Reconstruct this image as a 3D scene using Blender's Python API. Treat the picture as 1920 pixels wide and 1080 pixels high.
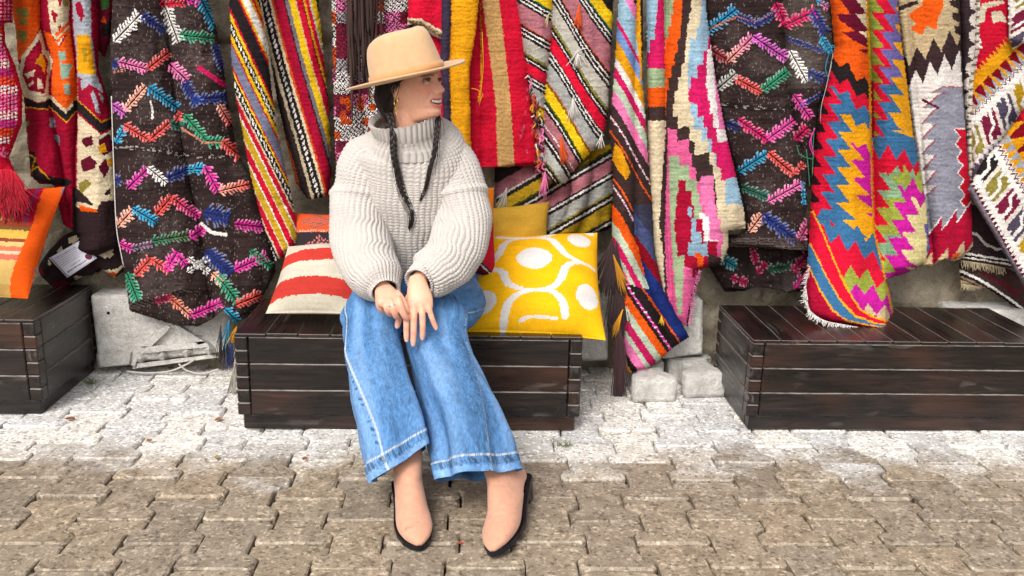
import bpy, math, random
import numpy as np
from mathutils import Matrix, Vector

for o in list(bpy.data.objects):
    bpy.data.objects.remove(o, do_unlink=True)
SC = bpy.context.scene
COL = SC.collection
rng = np.random.default_rng(7)
random.seed(7)

# ------------------------------------------------------------------ camera
F_PX, CAM_H = 1700.0, 1.28
YAW, PITCH, ROLL = math.radians(2.6329), math.radians(14.4529), math.radians(1.4)
_F = np.array([math.sin(YAW)*math.cos(PITCH), math.cos(YAW)*math.cos(PITCH), -math.sin(PITCH)])
_R0 = np.array([math.cos(YAW), -math.sin(YAW), 0.0]); _U0 = np.cross(_R0, _F)
_R = _R0*math.cos(ROLL)+_U0*math.sin(ROLL); _U = _U0*math.cos(ROLL)-_R0*math.sin(ROLL)
CAM = np.array([0, 0, CAM_H])
cam_d = bpy.data.cameras.new('camera'); cam = bpy.data.objects.new('camera', cam_d); COL.objects.link(cam)
cam.matrix_world = Matrix(((_R[0], _U[0], -_F[0], 0), (_R[1], _U[1], -_F[1], 0), (_R[2], _U[2], -_F[2], CAM_H), (0, 0, 0, 1)))
cam_d.sensor_width = 36; cam_d.lens = F_PX/1920*36; cam_d.clip_start = .05; cam_d.clip_end = 500
SC.camera = cam

# ------------------------------------------------------------------ sky, sun, exposure (bright overcast)
SUN_EL, SUN_AZ = math.radians(44), math.radians(203)      # azimuth clockwise from +Y: behind the camera, a little to its left
world = bpy.data.worlds.new('World'); SC.world = world; world.use_nodes = True
wn, wl = world.node_tree.nodes, world.node_tree.links
wn.clear()
sky = wn.new('ShaderNodeTexSky'); sky.sky_type = 'NISHITA'; sky.sun_disc = False
sky.sun_elevation = SUN_EL; sky.sun_rotation = SUN_AZ; sky.air_density = 1.0; sky.dust_density = 4.0; sky.ozone_density = 1.0
hs = wn.new('ShaderNodeHueSaturation'); hs.inputs['Saturation'].default_value = .22
bg = wn.new('ShaderNodeBackground'); bg.inputs['Strength'].default_value = .13
wo = wn.new('ShaderNodeOutputWorld')
wl.new(sky.outputs[0], hs.inputs['Color']); wl.new(hs.outputs[0], bg.inputs['Color']); wl.new(bg.outputs[0], wo.inputs[0])
sun_d = bpy.data.lights.new('sun', 'SUN'); sun = bpy.data.objects.new('sun', sun_d); COL.objects.link(sun)
sun_d.energy = 1.4; sun_d.angle = math.radians(22); sun_d.color = (1, .965, .91)
sd = Vector((math.sin(SUN_AZ)*math.cos(SUN_EL), math.cos(SUN_AZ)*math.cos(SUN_EL), math.sin(SUN_EL)))
sun.rotation_euler = sd.to_track_quat('Z', 'Y').to_euler(); sun.location = (sd.x*20, sd.y*20, sd.z*20)
SC.view_settings.view_transform = 'Standard'; SC.view_settings.look = 'None'
SC.view_settings.gamma = 1; SC.view_settings.use_curve_mapping = False
SC.view_settings.exposure = 0.66
SC.cycles.use_denoising = True
SC.cycles.max_bounces = 5

# ------------------------------------------------------------------ helpers
def ray(px, py):
    px = np.asarray(px, float)[..., None]; py = np.asarray(py, float)[..., None]
    return _F + _R*((px-960)/F_PX) - _U*((py-540)/F_PX)
def at(px, py, Y):
    """point of the plane at distance Y from the photographer where the sight line of photo pixel (px, py) meets it"""
    d = ray(px, py); t = np.asarray(Y, float)/d[..., 1]
    return CAM + d*t[..., None]
def gz(px, py, z):
    d = ray(px, py); t = (z-CAM_H)/d[..., 2]
    return CAM + d*t[..., None]
def lin(c):
    c = np.asarray(c, float)/255.0
    return np.where(c <= .04045, c/12.92, ((c+.055)/1.055)**2.4)
def C(r, g, b, k=.72):
    return lin((r, g, b))*k
def tag(o, label=None, cat=None, group=None, kind=None):
    if label: o['label'] = label
    if cat: o['category'] = cat
    if group: o['group'] = group
    if kind: o['kind'] = kind
    return o
def link(o, parent=None):
    COL.objects.link(o)
    if parent is not None:
        o.parent = parent
    return o
def empty(name, loc=(0, 0, 0), rz=0.0):
    o = bpy.data.objects.new(name, None); o.empty_display_size = .05
    COL.objects.link(o); o.location = loc; o.rotation_euler = (0, 0, rz)
    return o
def np_mesh(name, V, quads=None, tris=None, col=None, dom='FACE', smooth=True, polys=None):
    me = bpy.data.meshes.new(name)
    V = np.asarray(V, np.float32).reshape(-1, 3)
    loops, starts, n = [], [], 0
    for arr, k in ((quads, 4), (tris, 3)):
        if arr is not None and len(arr):
            arr = np.asarray(arr, np.int32).reshape(-1, k)
            loops.append(arr.ravel()); starts.append(n+np.arange(len(arr))*k); n += arr.size
    if polys:
        for p in polys:
            loops.append(np.asarray(p, np.int32)); starts.append(np.array([n])); n += len(p)
    loops = np.concatenate(loops); starts = np.concatenate(starts).astype(np.int32)
    me.vertices.add(len(V)); me.vertices.foreach_set('co', V.ravel())
    me.loops.add(len(loops)); me.loops.foreach_set('vertex_index', loops)
    me.polygons.add(len(starts)); me.polygons.foreach_set('loop_start', starts)
    me.update(calc_edges=True); me.validate()
    me.polygons.foreach_set('use_smooth', np.full(len(me.polygons), smooth))
    if col is not None:
        a = me.attributes.new('col', 'FLOAT_COLOR', dom)
        c = np.asarray(col, np.float32)
        if c.ndim == 1: c = np.tile(c, (len(V) if dom == 'POINT' else len(starts), 1))
        c = np.concatenate([c, np.ones((len(c), 1), np.float32)], 1)
        a.data.foreach_set('color', c.ravel())
    return me
def obj(name, me, mat, parent=None, loc=None):
    o = bpy.data.objects.new(name, me); link(o, parent)
    if mat is not None: me.materials.append(mat)
    if parent is not None and loc is None and parent.type == 'EMPTY':
        o.matrix_parent_inverse = parent.matrix_basis.inverted()
    if loc is not None: o.location = loc
    return o
def _hash(ix, iy, s):
    h = (ix.astype(np.int64)*374761393+iy.astype(np.int64)*668265263+s*974711) & 0x7fffffff
    h = ((h ^ (h >> 13))*1274126177) & 0x7fffffff
    return ((h ^ (h >> 16)) & 0xffff)/65535.0
def vn(x, y, s=0):
    """smooth value noise 0..1"""
    x = np.asarray(x, float); y = np.asarray(y, float)
    ix, iy = np.floor(x), np.floor(y); fx, fy = x-ix, y-iy
    fx = fx*fx*(3-2*fx); fy = fy*fy*(3-2*fy)
    a, b = _hash(ix, iy, s), _hash(ix+1, iy, s); c, d = _hash(ix, iy+1, s), _hash(ix+1, iy+1, s)
    return (a*(1-fx)+b*fx)*(1-fy)+(c*(1-fx)+d*fx)*fy
def hsh(x, y, s=0):
    return _hash(np.floor(np.asarray(x, float)), np.floor(np.asarray(y, float)), s)
def grid_faces(ny, nx, wrap=False):
    i = np.arange(ny-1)[:, None]; j = np.arange(nx if wrap else nx-1)[None, :]
    j2 = (j+1) % nx
    return np.stack([i*nx+j, i*nx+j2, (i+1)*nx+j2, (i+1)*nx+j], -1).reshape(-1, 4)
def crs(P, n):
    """Catmull-Rom resample of rows P to n rows"""
    P = np.asarray(P, float); m = len(P)
    seg = np.linalg.norm(np.diff(P[:, :min(3, P.shape[1])], axis=0), axis=1); t = np.concatenate([[0], np.cumsum(np.maximum(seg, 1e-6))]); t /= t[-1]
    q = np.linspace(0, 1, n); k = np.clip(np.searchsorted(t, q, 'right')-1, 0, m-2)
    u = ((q-t[k])/(t[k+1]-t[k]))[:, None]
    Pe = np.vstack([2*P[0]-P[1], P, 2*P[-1]-P[-2]])
    p0, p1, p2, p3 = Pe[k], Pe[k+1], Pe[k+2], Pe[k+3]
    return .5*((2*p1)+(-p0+p2)*u+(2*p0-5*p1+4*p2-p3)*u*u+(-p0+3*p1-3*p2+p3)*u**3)
def frames(path, ref=(1, 0, 0)):
    """tangent, side (towards ref) and third axis along a path"""
    T = np.gradient(path, axis=0); T /= np.linalg.norm(T, axis=1)[:, None]
    ref = np.asarray(ref, float); S = ref-T*(T@ref)[:, None]; S /= np.linalg.norm(S, axis=1)[:, None]
    return T, S, np.cross(T, S)
def multi_tube(paths, radii, sides=5, caps=True):
    """many thin tubes in one mesh: paths list of (n,3), radii list of (n,)"""
    V, Q, Pn, off = [], [], [], 0
    a = np.linspace(0, 2*np.pi, sides, endpoint=False)
    for P, r in zip(paths, radii):
        P = np.asarray(P, float); r = np.broadcast_to(np.asarray(r, float), (len(P),))
        t = P[-1]-P[0]; ref = (1, 0, 0) if abs(t[0]) < .8*np.linalg.norm(t)+1e-9 else (0, 0, 1)
        T, S, B = frames(P, ref)
        v = P[:, None, :]+r[:, None, None]*(np.cos(a)[None, :, None]*S[:, None, :]+np.sin(a)[None, :, None]*B[:, None, :])
        V.append(v.reshape(-1, 3)); Q.append(grid_faces(len(P), sides, True)+off)
        if caps:
            Pn.append(list(range(off+sides-1, off-1, -1))); e = off+(len(P)-1)*sides; Pn.append(list(range(e, e+sides)))
        off += len(P)*sides
    return np.concatenate(V), np.concatenate(Q), Pn
def rbox(sx, sy, sz, b=.004, loc=(0, 0, 0), V=None, Q=None):
    """bevelled box (chamfer b) centred on loc; appended to lists V, Q"""
    hx, hy, hz = sx/2, sy/2, sz/2
    vs, idx = [], {}
    for x in (-1, 1):
        for y in (-1, 1):
            for z in (-1, 1):
                for ax in range(3):
                    p = [x*(hx-b), y*(hy-b), z*(hz-b)]; p[ax] += (x, y, z)[ax]*b
                    idx[(x, y, z, ax)] = len(vs); vs.append(np.array(p)+loc)
    f = []
    for ax in range(3):
        o = [i for i in range(3) if i != ax]
        for s in (-1, 1):
            k = []
            for a, c in ((-1, -1), (1, -1), (1, 1), (-1, 1)):
                key = [0, 0, 0]; key[ax] = s; key[o[0]] = a; key[o[1]] = c; k.append(idx[tuple(key)+(ax,)])
            if (s > 0) == (ax == 1): k.reverse()
            f.append(k)
    for ax in range(3):
        o = [i for i in range(3) if i != ax]
        for a in (-1, 1):
            for c in (-1, 1):
                def kk(e, w):
                    key = [0, 0, 0]; key[ax] = e; key[o[0]] = a; key[o[1]] = c
                    return idx[tuple(key)+(w,)]
                k = [kk(-1, o[0]), kk(1, o[0]), kk(1, o[1]), kk(-1, o[1])]
                p = [vs[i] for i in k]; nrm = np.cross(p[1]-p[0], p[3]-p[0]); out = (p[0]+p[2])/2-np.asarray(loc); out[ax] = 0
                if nrm@out < 0: k.reverse()
                f.append(k)
    t = []
    for x in (-1, 1):
        for y in (-1, 1):
            for z in (-1, 1):
                k = [idx[(x, y, z, 0)], idx[(x, y, z, 1)], idx[(x, y, z, 2)]]
                if x*y*z < 0: k.reverse()
                t.append(k)
    return np.array(vs), f+t
def boxes_mesh(name, specs, b=.004):
    V, Pn, off = [], [], 0
    for (sx, sy, sz, loc) in specs:
        v, f = rbox(sx, sy, sz, min(b, sx*.3, sy*.3, sz*.3), loc)
        V.append(v); Pn += [[i+off for i in k] for k in f]; off += len(v)
    return np_mesh(name, np.concatenate(V), polys=Pn, smooth=False)

# ------------------------------------------------------------------ materials
def mat(name):
    m = bpy.data.materials.new(name); m.use_nodes = True
    nt = m.node_tree; b = nt.nodes['Principled BSDF']
    return m, nt.nodes, nt.links, b
def N(nodes, kind, **kw):
    n = nodes.new(kind)
    for k, v in kw.items():
        if k in n.inputs: n.inputs[k].default_value = v
        else: setattr(n, k, v)
    return n
def ramp(nodes, stops):
    r = nodes.new('ShaderNodeValToRGB'); e = r.color_ramp.elements
    while len(e) < len(stops): e.new(.5)
    for i, (p, c) in enumerate(stops):
        e[i].position = p; e[i].color = tuple(c)[:3]+(1,) if not np.isscalar(c) else (c, c, c, 1)
    return r
def attr_mat(name, rough=.92, sheen=.25, nscale=420, namt=.22, bump=.35, bscale=500, spec=.2, dist=.001, sub=0):
    m, n, l, b = mat(name)
    a = N(n, 'ShaderNodeAttribute', attribute_name='col'); tc = n.new('ShaderNodeTexCoord')
    ns = N(n, 'ShaderNodeTexNoise', Scale=nscale, Detail=3.0); l.new(tc.outputs['Object'], ns.inputs['Vector'])
    mr = N(n, 'ShaderNodeMapRange'); mr.inputs[1].default_value = .25; mr.inputs[2].default_value = .75
    mr.inputs[3].default_value = 1-namt; mr.inputs[4].default_value = 1+namt; l.new(ns.outputs[0], mr.inputs[0])
    mx = n.new('ShaderNodeVectorMath'); mx.operation = 'SCALE'; l.new(a.outputs['Color'], mx.inputs[0]); l.new(mr.outputs[0], mx.inputs['Scale'])
    l.new(mx.outputs[0], b.inputs['Base Color'])
    b.inputs['Roughness'].default_value = rough; b.inputs['Specular IOR Level'].default_value = spec
    b.inputs['Sheen Weight'].default_value = sheen; b.inputs['Sheen Roughness'].default_value = .6
    if bump:
        n2 = N(n, 'ShaderNodeTexNoise', Scale=bscale, Detail=2.0); l.new(tc.outputs['Object'], n2.inputs['Vector'])
        bp = N(n, 'ShaderNodeBump', Strength=bump, Distance=dist); l.new(n2.outputs[0], bp.inputs['Height']); l.new(bp.outputs[0], b.inputs['Normal'])
    if sub:
        b.inputs['Subsurface Weight'].default_value = sub; b.inputs['Subsurface Radius'].default_value = (.012, .005, .003); b.inputs['Subsurface Scale'].default_value = 1.0
    return m
M_WOOL = attr_mat('woven_wool', .95, .0, 500, .2, .6, 420, .1, .0015)
M_COTTON = attr_mat('cotton_cloth', .85, .0, 700, .08, .3, 900, .2, .0006)
M_KNIT = attr_mat('chunky_knit', .95, .1, 900, .12, .3, 900, .15, .0006)
M_DENIM = attr_mat('denim', .85, .0, 900, .22, .45, 1100, .25, .0006)
M_SKIN = attr_mat('skin', .45, 0, 130, .08, .25, 420, .4, .0006, sub=.18)
M_FELT = attr_mat('felt', .95, .25, 45, .07, .35, 420, .15, .0007)
M_SUEDE = attr_mat('suede', .75, .2, 70, .09, .35, 500, .25, .0007)
M_HAIR = attr_mat('hair', .5, 0, 300, .3, .5, 500, .5, .001)
M_PLAIN = attr_mat('smooth_paint', .4, 0, 100, .04, 0)
M_GLOSS = attr_mat('polished', .18, 0, 100, .03, 0, spec=.6)
M_YARN = attr_mat('yarn', .95, .1, 300, .25, .4, 600, .1)
M_PAPER = attr_mat('paper', .45, 0, 40, .03, 0, spec=.4)
def metal_mat(name, c, rough):
    m, n, l, b = mat(name); b.inputs['Base Color'].default_value = (*c, 1); b.inputs['Metallic'].default_value = 1; b.inputs['Roughness'].default_value = rough
    ns = N(n, 'ShaderNodeTexNoise', Scale=200.0); r = ramp(n, [(.3, rough*.7), (.7, rough*1.3)]); l.new(ns.outputs[0], r.inputs[0]); l.new(r.outputs[0], b.inputs['Roughness'])
    return m
M_GOLD = metal_mat('gold', (.9, .62, .22), .25)
M_SILVER = metal_mat('silver', (.75, .75, .72), .25)

def wood_mat():
    m, n, l, b = mat('dark_stained_wood')
    tc = n.new('ShaderNodeTexCoord'); oi = n.new('ShaderNodeObjectInfo')
    ad = n.new('ShaderNodeVectorMath'); ad.operation = 'MULTIPLY_ADD'
    ad.inputs[1].default_value = (31, 17, 23); cx = n.new('ShaderNodeCombineXYZ')
    for i in range(3): l.new(oi.outputs['Random'], cx.inputs[i])
    l.new(cx.outputs[0], ad.inputs[0]); l.new(tc.outputs['Object'], ad.inputs[2])
    mp = N(n, 'ShaderNodeMapping'); mp.inputs['Scale'].default_value = (1.4, 16, 16); l.new(ad.outputs[0], mp.inputs[0])
    n1 = N(n, 'ShaderNodeTexNoise', Scale=2.2, Detail=6.0, Roughness=.65, Distortion=1.4); l.new(mp.outputs[0], n1.inputs['Vector'])
    wv = N(n, 'ShaderNodeTexWave', Scale=1.1, Distortion=9.0, Detail=3.0); wv.bands_direction = 'Y'; wv.inputs['Detail Scale'].default_value = .6
    l.new(mp.outputs[0], wv.inputs['Vector'])
    n2 = N(n, 'ShaderNodeTexNoise', Scale=2.6, Detail=2.0); l.new(ad.outputs[0], n2.inputs['Vector'])
    c1 = ramp(n, [(.28, (.0025, .002, .002)), (.5, (.009, .0062, .0056)), (.66, (.026, .0135, .010)), (.80, (.085, .066, .058))]); l.new(n1.outputs[0], c1.inputs[0])
    c2 = ramp(n, [(.48, (0, 0, 0)), (.75, (.042, .013, .005))]); l.new(n2.outputs[0], c2.inputs[0])
    mx = n.new('ShaderNodeMix'); mx.data_type = 'RGBA'; mx.blend_type = 'ADD'; mx.inputs[0].default_value = .8
    l.new(c1.outputs[0], mx.inputs[6]); l.new(c2.outputs[0], mx.inputs[7])
    m2 = n.new('ShaderNodeMix'); m2.data_type = 'RGBA'; m2.blend_type = 'MULTIPLY'; m2.inputs[0].default_value = .55
    cw = ramp(n, [(.2, .45), (.8, 1.3)]); l.new(wv.outputs[0], cw.inputs[0]); l.new(mx.outputs[2], m2.inputs[6]); l.new(cw.outputs[0], m2.inputs[7])
    # pale worn patches round knots
    mp3 = N(n, 'ShaderNodeMapping'); mp3.inputs['Scale'].default_value = (2.2, 7, 7); l.new(ad.outputs[0], mp3.inputs[0])
    n4 = N(n, 'ShaderNodeTexNoise', Scale=1.6, Detail=2.0); l.new(mp3.outputs[0], n4.inputs['Vector'])
    k4 = ramp(n, [(.60, 0.0), (.72, 1.0)]); l.new(n4.outputs[0], k4.inputs[0])
    w4 = N(n, 'ShaderNodeTexWave', Scale=2.2, Distortion=14.0, Detail=2.0); w4.bands_direction = 'Y'; l.new(mp3.outputs[0], w4.inputs['Vector'])
    kw = ramp(n, [(.45, 0.0), (.8, .8)]); l.new(w4.outputs[0], kw.inputs[0])
    mm = n.new('ShaderNodeMath'); mm.operation = 'MULTIPLY'; l.new(k4.outputs[0], mm.inputs[0]); l.new(kw.outputs[0], mm.inputs[1])
    m5 = n.new('ShaderNodeMix'); m5.data_type = 'RGBA'; l.new(mm.outputs[0], m5.inputs[0]); l.new(m2.outputs[2], m5.inputs[6]); m5.inputs[7].default_value = (.085, .072, .066, 1)
    l.new(m5.outputs[2], b.inputs['Base Color'])
    b.inputs['Coat Weight'].default_value = .12; b.inputs['Coat Roughness'].default_value = .2
    rr = ramp(n, [(.3, .2), (.75, .5)]); l.new(n1.outputs[0], rr.inputs[0]); l.new(rr.outputs[0], b.inputs['Roughness'])
    b.inputs['Specular IOR Level'].default_value = .42
    bp = N(n, 'ShaderNodeBump', Strength=.35, Distance=.002); l.new(n1.outputs[0], bp.inputs['Height']); l.new(bp.outputs[0], b.inputs['Normal'])
    return m
M_WOOD = wood_mat()
M_EDGE_LIGHT, _n, _l, _b = mat('plank_edge_highlight')  # painted edge highlight: pale colour stands in for light caught on the chamfers
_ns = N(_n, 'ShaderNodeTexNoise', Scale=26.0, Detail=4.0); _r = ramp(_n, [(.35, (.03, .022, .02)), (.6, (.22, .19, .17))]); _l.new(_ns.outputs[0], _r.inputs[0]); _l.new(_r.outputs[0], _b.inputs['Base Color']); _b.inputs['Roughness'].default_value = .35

def stone_mat(name, c_lo, c_hi, scale=6, pits=True):
    m, n, l, b = mat(name)
    tc = n.new('ShaderNodeTexCoord')
    n1 = N(n, 'ShaderNodeTexNoise', Scale=float(scale), Detail=8.0, Roughness=.65); l.new(tc.outputs['Object'], n1.inputs['Vector'])
    c = ramp(n, [(.32, c_lo), (.68, c_hi)]); l.new(n1.outputs[0], c.inputs[0])
    n2 = N(n, 'ShaderNodeTexNoise', Scale=float(scale*22), Detail=4.0, Roughness=.7); l.new(tc.outputs['Object'], n2.inputs['Vector'])
    n5 = N(n, 'ShaderNodeTexNoise', Scale=float(scale*5), Detail=5.0, Roughness=.7); l.new(tc.outputs['Object'], n5.inputs['Vector'])
    r5 = ramp(n, [(.3, .72), (.5, 1.0), (.7, 1.15)]); l.new(n5.outputs[0], r5.inputs[0])
    r2 = ramp(n, [(.3, .45), (.45, 1.0), (.75, 1.15)]); l.new(n2.outputs[0], r2.inputs[0])
    mx = n.new('ShaderNodeMix'); mx.data_type = 'RGBA'; mx.blend_type = 'MULTIPLY'; mx.inputs[0].default_value = .8
    l.new(c.outputs[0], mx.inputs[6]); l.new(r2.outputs[0], mx.inputs[7])
    mx5 = n.new('ShaderNodeMix'); mx5.data_type = 'RGBA'; mx5.blend_type = 'MULTIPLY'; mx5.inputs[0].default_value = .8; l.new(mx.outputs[2], mx5.inputs[6]); l.new(r5.outputs[0], mx5.inputs[7]); l.new(mx5.outputs[2], b.inputs['Base Color'])
    b.inputs['Roughness'].default_value = .9; b.inputs['Specular IOR Level'].default_value = .2
    ad = n.new('ShaderNodeMath'); ad.operation = 'MULTIPLY_ADD'; l.new(n5.outputs[0], ad.inputs[0]); ad.inputs[1].default_value = 2.5; l.new(n2.outputs[0], ad.inputs[2])
    bp = N(n, 'ShaderNodeBump', Strength=.9, Distance=.009); l.new(ad.outputs[0], bp.inputs['Height']); l.new(bp.outputs[0], b.inputs['Normal'])
    return m
M_WALL = stone_mat('rough_wall_stone', (.24, .20, .145), (.48, .41, .30), 7)
M_MARBLE = stone_mat('pale_weathered_stone', (.54, .51, .47), (.78, .755, .71), 9)
M_JOINT = stone_mat('joint_grit', (.022, .018, .015), (.07, .058, .045), 30)

def paver_mat():
    m, n, l, b = mat('concrete_paver')
    geo = n.new('ShaderNodeNewGeometry'); oi = n.new('ShaderNodeObjectInfo')
    sp = n.new('ShaderNodeSeparateXYZ'); l.new(geo.outputs['Position'], sp.inputs[0])
    nb = N(n, 'ShaderNodeTexNoise', Scale=7.0, Detail=5.0, Roughness=.6); l.new(geo.outputs['Position'], nb.inputs['Vector'])
    # the front of the pavement is wet and dirty, the strip under the wall stays dry
    ma = n.new('ShaderNodeMath'); ma.operation = 'MULTIPLY_ADD'; l.new(nb.outputs[0], ma.inputs[0]); ma.inputs[1].default_value = .62; l.new(sp.outputs['Y'], ma.inputs[2])
    mb = n.new('ShaderNodeMath'); mb.operation = 'MULTIPLY_ADD'; l.new(oi.outputs['Random'], mb.inputs[0]); mb.inputs[1].default_value = .16; l.new(ma.outputs[0], mb.inputs[2])
    dry = N(n, 'ShaderNodeMapRange'); dry.inputs[1].default_value = 2.98; dry.inputs[2].default_value = 3.24; l.new(mb.outputs[0], dry.inputs[0])
    n1 = N(n, 'ShaderNodeTexNoise', Scale=16.0, Detail=6.0, Roughness=.7); l.new(geo.outputs['Position'], n1.inputs['Vector'])
    wet = ramp(n, [(.28, (.19, .150, .110)), (.5, (.31, .25, .185)), (.72, (.43, .36, .28))]); l.new(n1.outputs[0], wet.inputs[0])
    dr = ramp(n, [(.28, (.50, .475, .45)), (.6, (.70, .68, .66))]); l.new(n1.outputs[0], dr.inputs[0])
    mx = n.new('ShaderNodeMix'); mx.data_type = 'RGBA'; l.new(dry.outputs[0], mx.inputs[0]); l.new(wet.outputs[0], mx.inputs[6]); l.new(dr.outputs[0], mx.inputs[7])
    # tint per stone
    tr = ramp(n, [(0, (.84, .85, .86)), (.35, (1.0, .99, .97)), (.7, (1.08, 1.04, .96)), (1, (.93, .94, .95))]); l.new(oi.outputs['Random'], tr.inputs[0])
    m1 = n.new('ShaderNodeMix'); m1.data_type = 'RGBA'; m1.blend_type = 'MULTIPLY'; m1.inputs[0].default_value = .9; l.new(mx.outputs[2], m1.inputs[6]); l.new(tr.outputs[0], m1.inputs[7])
    # aggregate: pale chips and dark pits
    v = N(n, 'ShaderNodeTexVoronoi', Scale=110.0); l.new(geo.outputs['Position'], v.inputs['Vector'])
    vr = n.new('ShaderNodeSeparateColor'); l.new(v.outputs['Color'], vr.inputs[0])
    pr = ramp(n, [(0, .35), (.10, .5), (.13, 1.0), (.84, 1.0), (.88, 1.5), (1, 1.9)]); l.new(vr.outputs[0], pr.inputs[0])
    m2 = n.new('ShaderNodeMix'); m2.data_type = 'RGBA'; m2.blend_type = 'MULTIPLY'; m2.inputs[0].default_value = .75; l.new(m1.outputs[2], m2.inputs[6]); l.new(pr.outputs[0], m2.inputs[7])
    n3 = N(n, 'ShaderNodeTexNoise', Scale=150.0, Detail=4.0, Roughness=.75); l.new(geo.outputs['Position'], n3.inputs['Vector'])
    r3 = ramp(n, [(.3, .42), (.48, 1.0), (.7, 1.5)]); l.new(n3.outputs[0], r3.inputs[0])
    m3 = n.new('ShaderNodeMix'); m3.data_type = 'RGBA'; m3.blend_type = 'MULTIPLY'; m3.inputs[0].default_value = .8; l.new(m2.outputs[2], m3.inputs[6]); l.new(r3.outputs[0], m3.inputs[7])
    l.new(m3.outputs[2], b.inputs['Base Color'])
    rg = N(n, 'ShaderNodeMapRange'); rg.inputs[3].default_value = .40; rg.inputs[4].default_value = .9; l.new(dry.outputs[0], rg.inputs[0]); l.new(rg.outputs[0], b.inputs['Roughness'])
    b.inputs['Specular IOR Level'].default_value = .45
    ad = n.new('ShaderNodeMath'); ad.operation = 'MULTIPLY_ADD'; l.new(n1.outputs[0], ad.inputs[0]); ad.inputs[1].default_value = 1.2; l.new(n3.outputs[0], ad.inputs[2])
    bp = N(n, 'ShaderNodeBump', Strength=.9, Distance=.003); l.new(ad.outputs[0], bp.inputs['Height']); l.new(bp.outputs[0], b.inputs['Normal'])
    return m
M_PAVER = paver_mat()
# ------------------------------------------------------------------ ground and pavement
S = 60
g = np_mesh('ground', [(-S, -S, -.03), (S, -S, -.03), (S, S, -.03), (-S, S, -.03)], quads=[(0, 1, 2, 3)], smooth=False)
tag(obj('ground', g, M_JOINT), kind='structure')
PL, PW, PNW = .128, .104, .069            # half length, half wide end, half waist of the double-T paving stone
PITCH_X = PW+PNW
def paver_outline(e=.0026, inset=0.0):
    a = PL-e-inset; w1 = PW-e-inset; w2 = PNW-e-inset
    k1, k2 = .6*PL-inset*.4, .4*PL-inset*.4
    r = .012
    return [(-w1+r, -a), (w1-r, -a), (w1, -a+r), (w1, -k1), (w2, -k2), (w2, k2), (w1, k1), (w1, a-r), (w1-r, a), (-w1+r, a), (-w1, a-r), (-w1, k1), (-w2, k2), (-w2, -k2), (-w1, -k1), (-w1, -a+r)]
def paver_arrays(ch=.006, dz=.0045, depth=.05):
    o0 = paver_outline(); o1 = paver_outline(inset=ch)
    n = len(o0)
    V = [(x, y, 0) for x, y in o1]+[(x, y, -dz) for x, y in o0]+[(x, y, -depth) for x, y in o0]
    P = [list(range(n))]
    for i in range(n):
        j = (i+1) % n
        P.append([n+i, n+j, j, i]); P.append([2*n+i, 2*n+j, n+j, n+i])
    return np.array(V), P
pv_meshes = []
for k, (ch, dz) in enumerate(((.004, .003), (.006, .005), (.008, .007), (.004, .005))):
    V, P = paver_arrays(ch, dz); me = np_mesh('paver', V, polys=P, smooth=False); me.materials.append(M_PAVER); pv_meshes.append(me)
pavement = empty('pavement', (0, 2.6, 0)); tag(pavement, kind='structure')
def proj(p):
    d = np.asarray(p)-CAM
    z = d@_F
    return 960+F_PX*(d@_R)/z, 540-F_PX*(d@_U)/z
far_V, far_P, far_off = [], [], 0
n_pav = 0
for c in range(-34, 35):
    x = c*PITCH_X+.045
    for r in range(-3, 17):
        y = .9+r*2*PL+(c % 2)*PL+.02
        if y > 3.62: continue
        px, py = proj((x, y, 0))
        near = -90 < px < 2010 and 640 < py < 1150
        px2, py2 = proj((x, y+PL, 0))
        h = random.gauss(0, .0024)-.002; tx, ty = random.gauss(-.005, .011), random.gauss(0, .010)
        x2 = x+random.gauss(0, .0015); y2 = y+random.gauss(0, .002)
        if near and py2 < 1085 and n_pav < 290:
            o = bpy.data.objects.new('paver', pv_meshes[random.randrange(4)]); link(o, pavement)
            o.location = (x2, y2-2.6, h); o.rotation_euler = (tx, ty, random.gauss(0, .006)); n_pav += 1
        elif abs(x) < 4.2:
            V, P = paver_arrays(); far_V.append(V+np.array((x2, y2, h))); far_P += [[i+far_off for i in q] for q in P]; far_off += len(V)
fp = obj('far_pavers', np_mesh('far_pavers', np.concatenate(far_V), polys=far_P, smooth=False), M_PAVER, pavement)
tag(fp, kind='stuff')

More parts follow.
